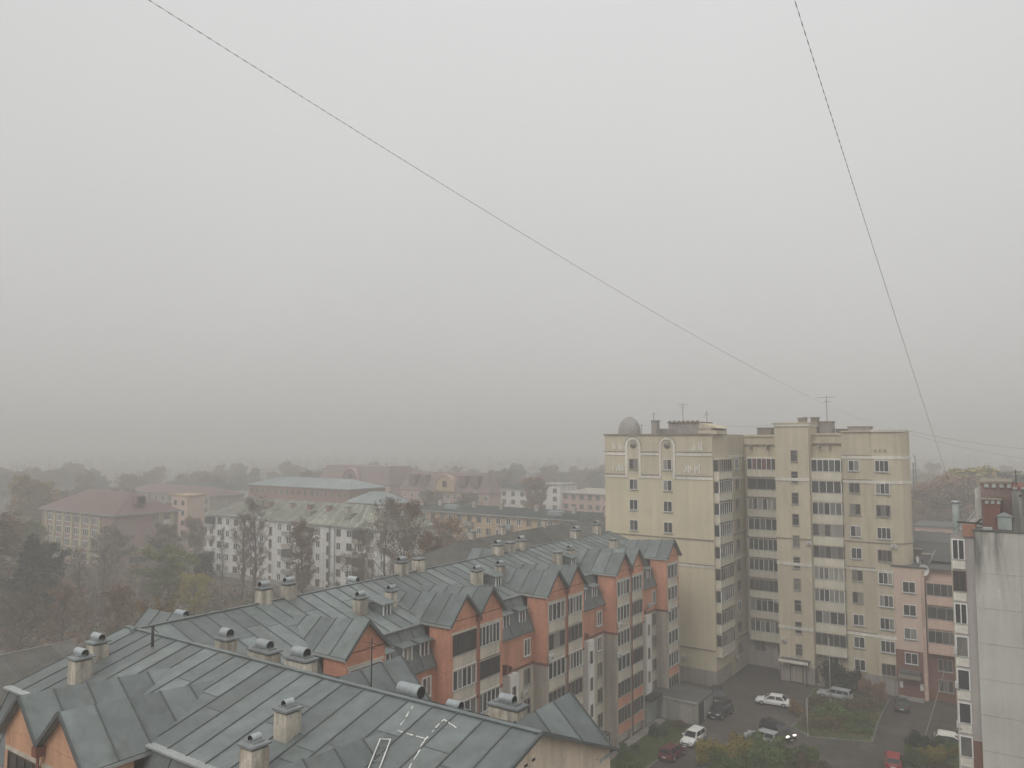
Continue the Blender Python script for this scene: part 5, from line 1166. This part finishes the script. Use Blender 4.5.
for i, (kd, a, b, sx, sz, lab) in enumerate([
    ('dark', -25.6, 112.6, 2.4, 3.6, 'tall dark shrub against the tower wall beside the entrance'), ('dark', -23.2, 113.0, 1.8, 2.8, 'dark shrub right next to the tall one by the tower'),
    ('rust', -20.3, 111.2, 1.7, 2.5, 'reddish bare shrub by the tower wall near the salmon block'), ('ochre', -27.0, 100.6, 1.1, 2.0, 'small orange shrub in front of the white sedan'),
    ('weed', -25.3, 104.5, 1.6, 1.6, 'brownish shrub at the left side of the shrub bed'), ('bush', -23.5, 102.0, 2.0, 1.9, 'green shrub in the middle of the shrub bed'),
    ('weed', -21.2, 105.0, 1.8, 1.8, 'brown green shrub in the bed behind the green one'), ('bush', -20.3, 101.0, 1.9, 1.8, 'green shrub at the right side of the shrub bed'),
    ('weed', -22.6, 98.3, 1.9, 1.5, 'low olive shrub near the kerb of the shrub bed'), ('bush', -19.6, 98.0, 1.5, 1.2, 'low green shrub at the near right corner of the bed'),
    ('weed', -24.4, 96.8, 1.2, 1.1, 'low brown shrub near the concrete post'), ('weed', -19.8, 107.6, 1.4, 1.5, 'brown shrub at the right rear of the bed'), 
    ('ybush', -29.4, 79.5, 2.1, 2.6, 'yellow green bush at the left end of the front bed'), ('ybush', -28.2, 83.4, 1.7, 2.2, 'yellow bush behind the left end of the front bed'),
    ('bush', -26.6, 84.6, 2.2, 2.2, 'dark green bush in front of the half hidden pale car'), ('bush', -24.6, 81.5, 2.6, 2.5, 'large green bush in the middle of the front bed'),
    ('bush', -22.4, 84.6, 2.1, 1.9, 'green bush at the rear edge of the front bed'), ('weed', -20.4, 82.0, 2.0, 2.0, 'olive bush at the right end of the front bed'),
    ('bush', -26.8, 78.0, 2.4, 2.4, 'green bush at the bottom edge of the photo'), ('bush', -22.2, 78.5, 2.4, 2.2, 'second green bush at the bottom edge, further right'), ('weed', -18.6, 79.5, 1.6, 1.6, 'small olive bush at the bottom right of the front bed'),
    ('dark', -12.6, 96.2, 1.7, 1.9, 'dark green bush in the corner bed by the panel block'), ('ybush', -11.0, 93.5, 1.7, 1.8, 'yellowish bush in the corner bed'), ('bush', -12.8, 91.8, 1.5, 1.6, 'green bush near the red car'), ('bush', -10.2, 96.5, 1.4, 1.6, 'green bush beside the covered car'), ('weed', -10.0, 90.5, 1.4, 1.2, 'olive bush at the near end of the corner bed'),
    ('bush', -38.2, 76.6, 1.1, 1.3, 'dark green shrub at the near end of the lawn'), ('bush', -36.6, 73.2, 1.4, 1.3, 'green shrub nearest the roof tip at the lawn end'), ('dark', -38.3, 84.0, 1.2, 1.0, 'small dark shrub by the balcony corner'), ('weed', -37.2, 87.6, 1.0, .7, 'low weeds before the garage wall')]):
    shrub(kd, 60 + i, a, b, sx, sz * (.7 if -28 < a < -19 and 94 < b < 110 else 1), lab)
# weeds and fallen leaves on the beds: nobody could count them
def cover(name, label, poly, n, kinds, h, seed, leaf=.09):
    q = random.Random(seed); c = MB(); vs = []; fs = []; mk = []; tn = []
    a0, a1 = min(p[0] for p in poly), max(p[0] for p in poly); b0, b1 = min(p[1] for p in poly), max(p[1] for p in poly)
    def inside(x, y):
        r = False; j = len(poly) - 1
        for i in range(len(poly)):
            if (poly[i][1] > y) != (poly[j][1] > y) and x < (poly[j][0] - poly[i][0]) * (y - poly[i][1]) / (poly[j][1] - poly[i][1]) + poly[i][0]: r = not r
            j = i
        return r
    while len(fs) < n:
        x, y = q.uniform(a0, a1), q.uniform(b0, b1)
        if not inside(x, y): continue
        hh = h * q.random() ** 2 * (.4 + .6 * (math.sin(x * 1.3) * math.sin(y * .9) * .5 + .5)); kd = q.choice(kinds)
        quad(vs, fs, Vector((x, y, .12 + hh)), rvec(q), rvec(q), leaf * q.uniform(.4, 1), leaf * q.uniform(.4, 1)); mk.append('leaf_' + kd); tn.append(q.uniform(-1, 1))
    c.v = [tuple(v) for v in vs]; c.f = fs; c.m = mk; c.t = tn; c.sm = [False] * len(fs)
    c.top(name, label, 'ground cover', 0, 0, 0, kind='stuff')
cover('bed_weeds', 'brown and green weeds covering the shrub bed', [(-26.0, 95.8), (-23.7, 94.0), (-17.9, 96.2), (-18.6, 112.2), (-22, 113), (-27.2, 111.4), (-26.8, 106)], 9000, ['weed', 'weed', 'bush', 'bare', 'rust'], .8, 1)
cover('front_weeds', 'low weeds between the bushes of the front bed', [(-30.7, 70), (-17, 70), (-17.4, 81.8), (-20.7, 86), (-25.2, 87.5), (-28.8, 84)], 9000, ['weed', 'bush', 'ybush'], .9, 2)
cover('lawn_grass', 'short green grass and leaves on the lawn strip', [(-39.2, 68), (-35.9, 68), (-35.4, 89.1), (-39.2, 89.1)], 9000, ['grass', 'grass', 'grass', 'weed'], .16, 3, .06)
cover('hollow_scrub', 'tangled brown scrub on the ground of the hollow at the left', [(-230, 40), (-100, 30), (-64, 60), (-90, 112), (-180, 112)], 26000, ['weed', 'bare', 'rust', 'bare'], 2.2, 4, .35)

# ================================================================== haze, sky, light, camera
hz = bpy.data.meshes.new('haze')
X0, X1, Y0, Y1, Z0_, Z1_ = -2300, 2300, -2300, 2600, -1.1, 50.5
hz.from_pydata([(X0, Y0, Z0_), (X1, Y0, Z0_), (X1, Y1, Z0_), (X0, Y1, Z0_), (X0, Y0, Z1_), (X1, Y0, Z1_), (X1, Y1, Z1_), (X0, Y1, Z1_)], [], [(0, 3, 2, 1), (4, 5, 6, 7), (0, 1, 5, 4), (1, 2, 6, 5), (2, 3, 7, 6), (3, 0, 4, 7)])
ho = bpy.data.objects.new('haze', hz); COL.objects.link(ho); ho['kind'] = 'stuff'; ho['label'] = 'even grey autumn fog filling the air over the town'; ho['category'] = 'fog'
hm = bpy.data.materials.new('fog'); hm.use_nodes = True; nt = hm.node_tree; nt.nodes.clear()
out = nt.nodes.new('ShaderNodeOutputMaterial'); pv = nt.nodes.new('ShaderNodeVolumePrincipled')
pv.inputs['Color'].default_value = (.80, .793, .775, 1); pv.inputs['Density'].default_value = .0023; pv.inputs['Anisotropy'].default_value = .0
nt.links.new(pv.outputs[0], out.inputs['Volume']); hz.materials.append(hm)
wd = bpy.data.worlds.new('World'); sc.world = wd; wd.use_nodes = True; nt = wd.node_tree; nt.nodes.clear()
out = nt.nodes.new('ShaderNodeOutputWorld'); bg = nt.nodes.new('ShaderNodeBackground'); nt.links.new(bg.outputs[0], out.inputs[0])
sky = nt.nodes.new('ShaderNodeTexSky'); sky.sky_type = 'NISHITA'; sky.sun_disc = False; SUN_EL, SUN_AZ = R(40), R(215)
sky.sun_elevation = SUN_EL; sky.sun_rotation = SUN_AZ; sky.air_density = 1; sky.dust_density = 6
hs = nt.nodes.new('ShaderNodeHueSaturation'); hs.inputs['Saturation'].default_value = .12; nt.links.new(sky.outputs[0], hs.inputs['Color'])
tc = nt.nodes.new('ShaderNodeTexCoord'); sx = nt.nodes.new('ShaderNodeSeparateXYZ'); nt.links.new(tc.outputs['Generated'], sx.inputs[0])
mr = nt.nodes.new('ShaderNodeMapRange'); mr.inputs[1].default_value = 0; mr.inputs[2].default_value = 1; nt.links.new(sx.outputs['Z'], mr.inputs[0])
cr = nt.nodes.new('ShaderNodeValToRGB'); nt.links.new(mr.outputs[0], cr.inputs[0])
SKYSTOPS = [(0.0, (5.4, 5.33, 5.2)), (.10, (5.95, 5.88, 5.76)), (.2, (6.45, 6.4, 6.28)), (.33, (7.05, 7.02, 6.95)), (.5, (7.6, 7.6, 7.58)), (.72, (10, 10, 9.9)), (1.0, (12.5, 12.5, 12.3))]
cr.color_ramp.elements[0].position = 0; cr.color_ramp.elements[0].color = (*[x / 20 for x in SKYSTOPS[0][1]], 1)
cr.color_ramp.elements[1].position = 1; cr.color_ramp.elements[1].color = (*[x / 20 for x in SKYSTOPS[-1][1]], 1)
for p_, c_ in SKYSTOPS[1:-1]: e = cr.color_ramp.elements.new(p_); e.color = (*[x / 20 for x in c_], 1)
nz = nt.nodes.new('ShaderNodeTexNoise'); nz.inputs['Scale'].default_value = 1.3; nz.inputs['Detail'].default_value = 3; nt.links.new(tc.outputs['Generated'], nz.inputs['Vector'])
mr2 = nt.nodes.new('ShaderNodeMapRange'); mr2.inputs[1].default_value = .3; mr2.inputs[2].default_value = .7; mr2.inputs[3].default_value = 19.3; mr2.inputs[4].default_value = 20.7; nt.links.new(nz.outputs['Fac'], mr2.inputs[0])
vm = nt.nodes.new('ShaderNodeVectorMath'); vm.operation = 'SCALE'; nt.links.new(cr.outputs[0], vm.inputs[0]); nt.links.new(mr2.outputs[0], vm.inputs['Scale'])
mx = nt.nodes.new('ShaderNodeMix'); mx.data_type = 'RGBA'; mx.inputs[0].default_value = .88; nt.links.new(hs.outputs[0], mx.inputs[6]); nt.links.new(vm.outputs[0], mx.inputs[7])
nt.links.new(mx.outputs[2], bg.inputs['Color']); bg.inputs['Strength'].default_value = .1
sl = bpy.data.lights.new('sun', 'SUN'); sl.energy = .75; sl.angle = R(25); sl.color = (1, .97, .92)
so = bpy.data.objects.new('sun', sl); COL.objects.link(so)
dirv = Vector((math.sin(SUN_AZ) * math.cos(SUN_EL), math.cos(SUN_AZ) * math.cos(SUN_EL), math.sin(SUN_EL)))
so.rotation_euler = dirv.to_track_quat('Z', 'Y').to_euler(); so.location = (0, 0, 120)
cam = bpy.data.cameras.new('camera'); co = bpy.data.objects.new('camera', cam); COL.objects.link(co)
co.location = (0, 0, H); co.rotation_euler = (math.pi / 2 + PITCH, 0, 0); cam.sensor_fit = 'HORIZONTAL'; cam.sensor_width = 36; cam.lens = F * 36 / 1024
cam.clip_start = .1; cam.clip_end = 8000; sc.camera = co
sc.render.resolution_x, sc.render.resolution_y = 1024, 768
vs_ = sc.view_settings; vs_.view_transform = 'Standard'; vs_.look = 'None'; vs_.exposure = 0.0; vs_.gamma = 1; vs_.use_curve_mapping = False
sc.render.engine = 'CYCLES'; cy = sc.cycles; cy.use_denoising = True; cy.max_bounces = 8; cy.diffuse_bounces = 3; cy.glossy_bounces = 2; cy.volume_bounces = 4; cy.transmission_bounces = 2
cy.use_adaptive_sampling = True; cy.adaptive_threshold = .02
try: cy.denoiser = 'OPENIMAGEDENOISE'
except Exception: pass
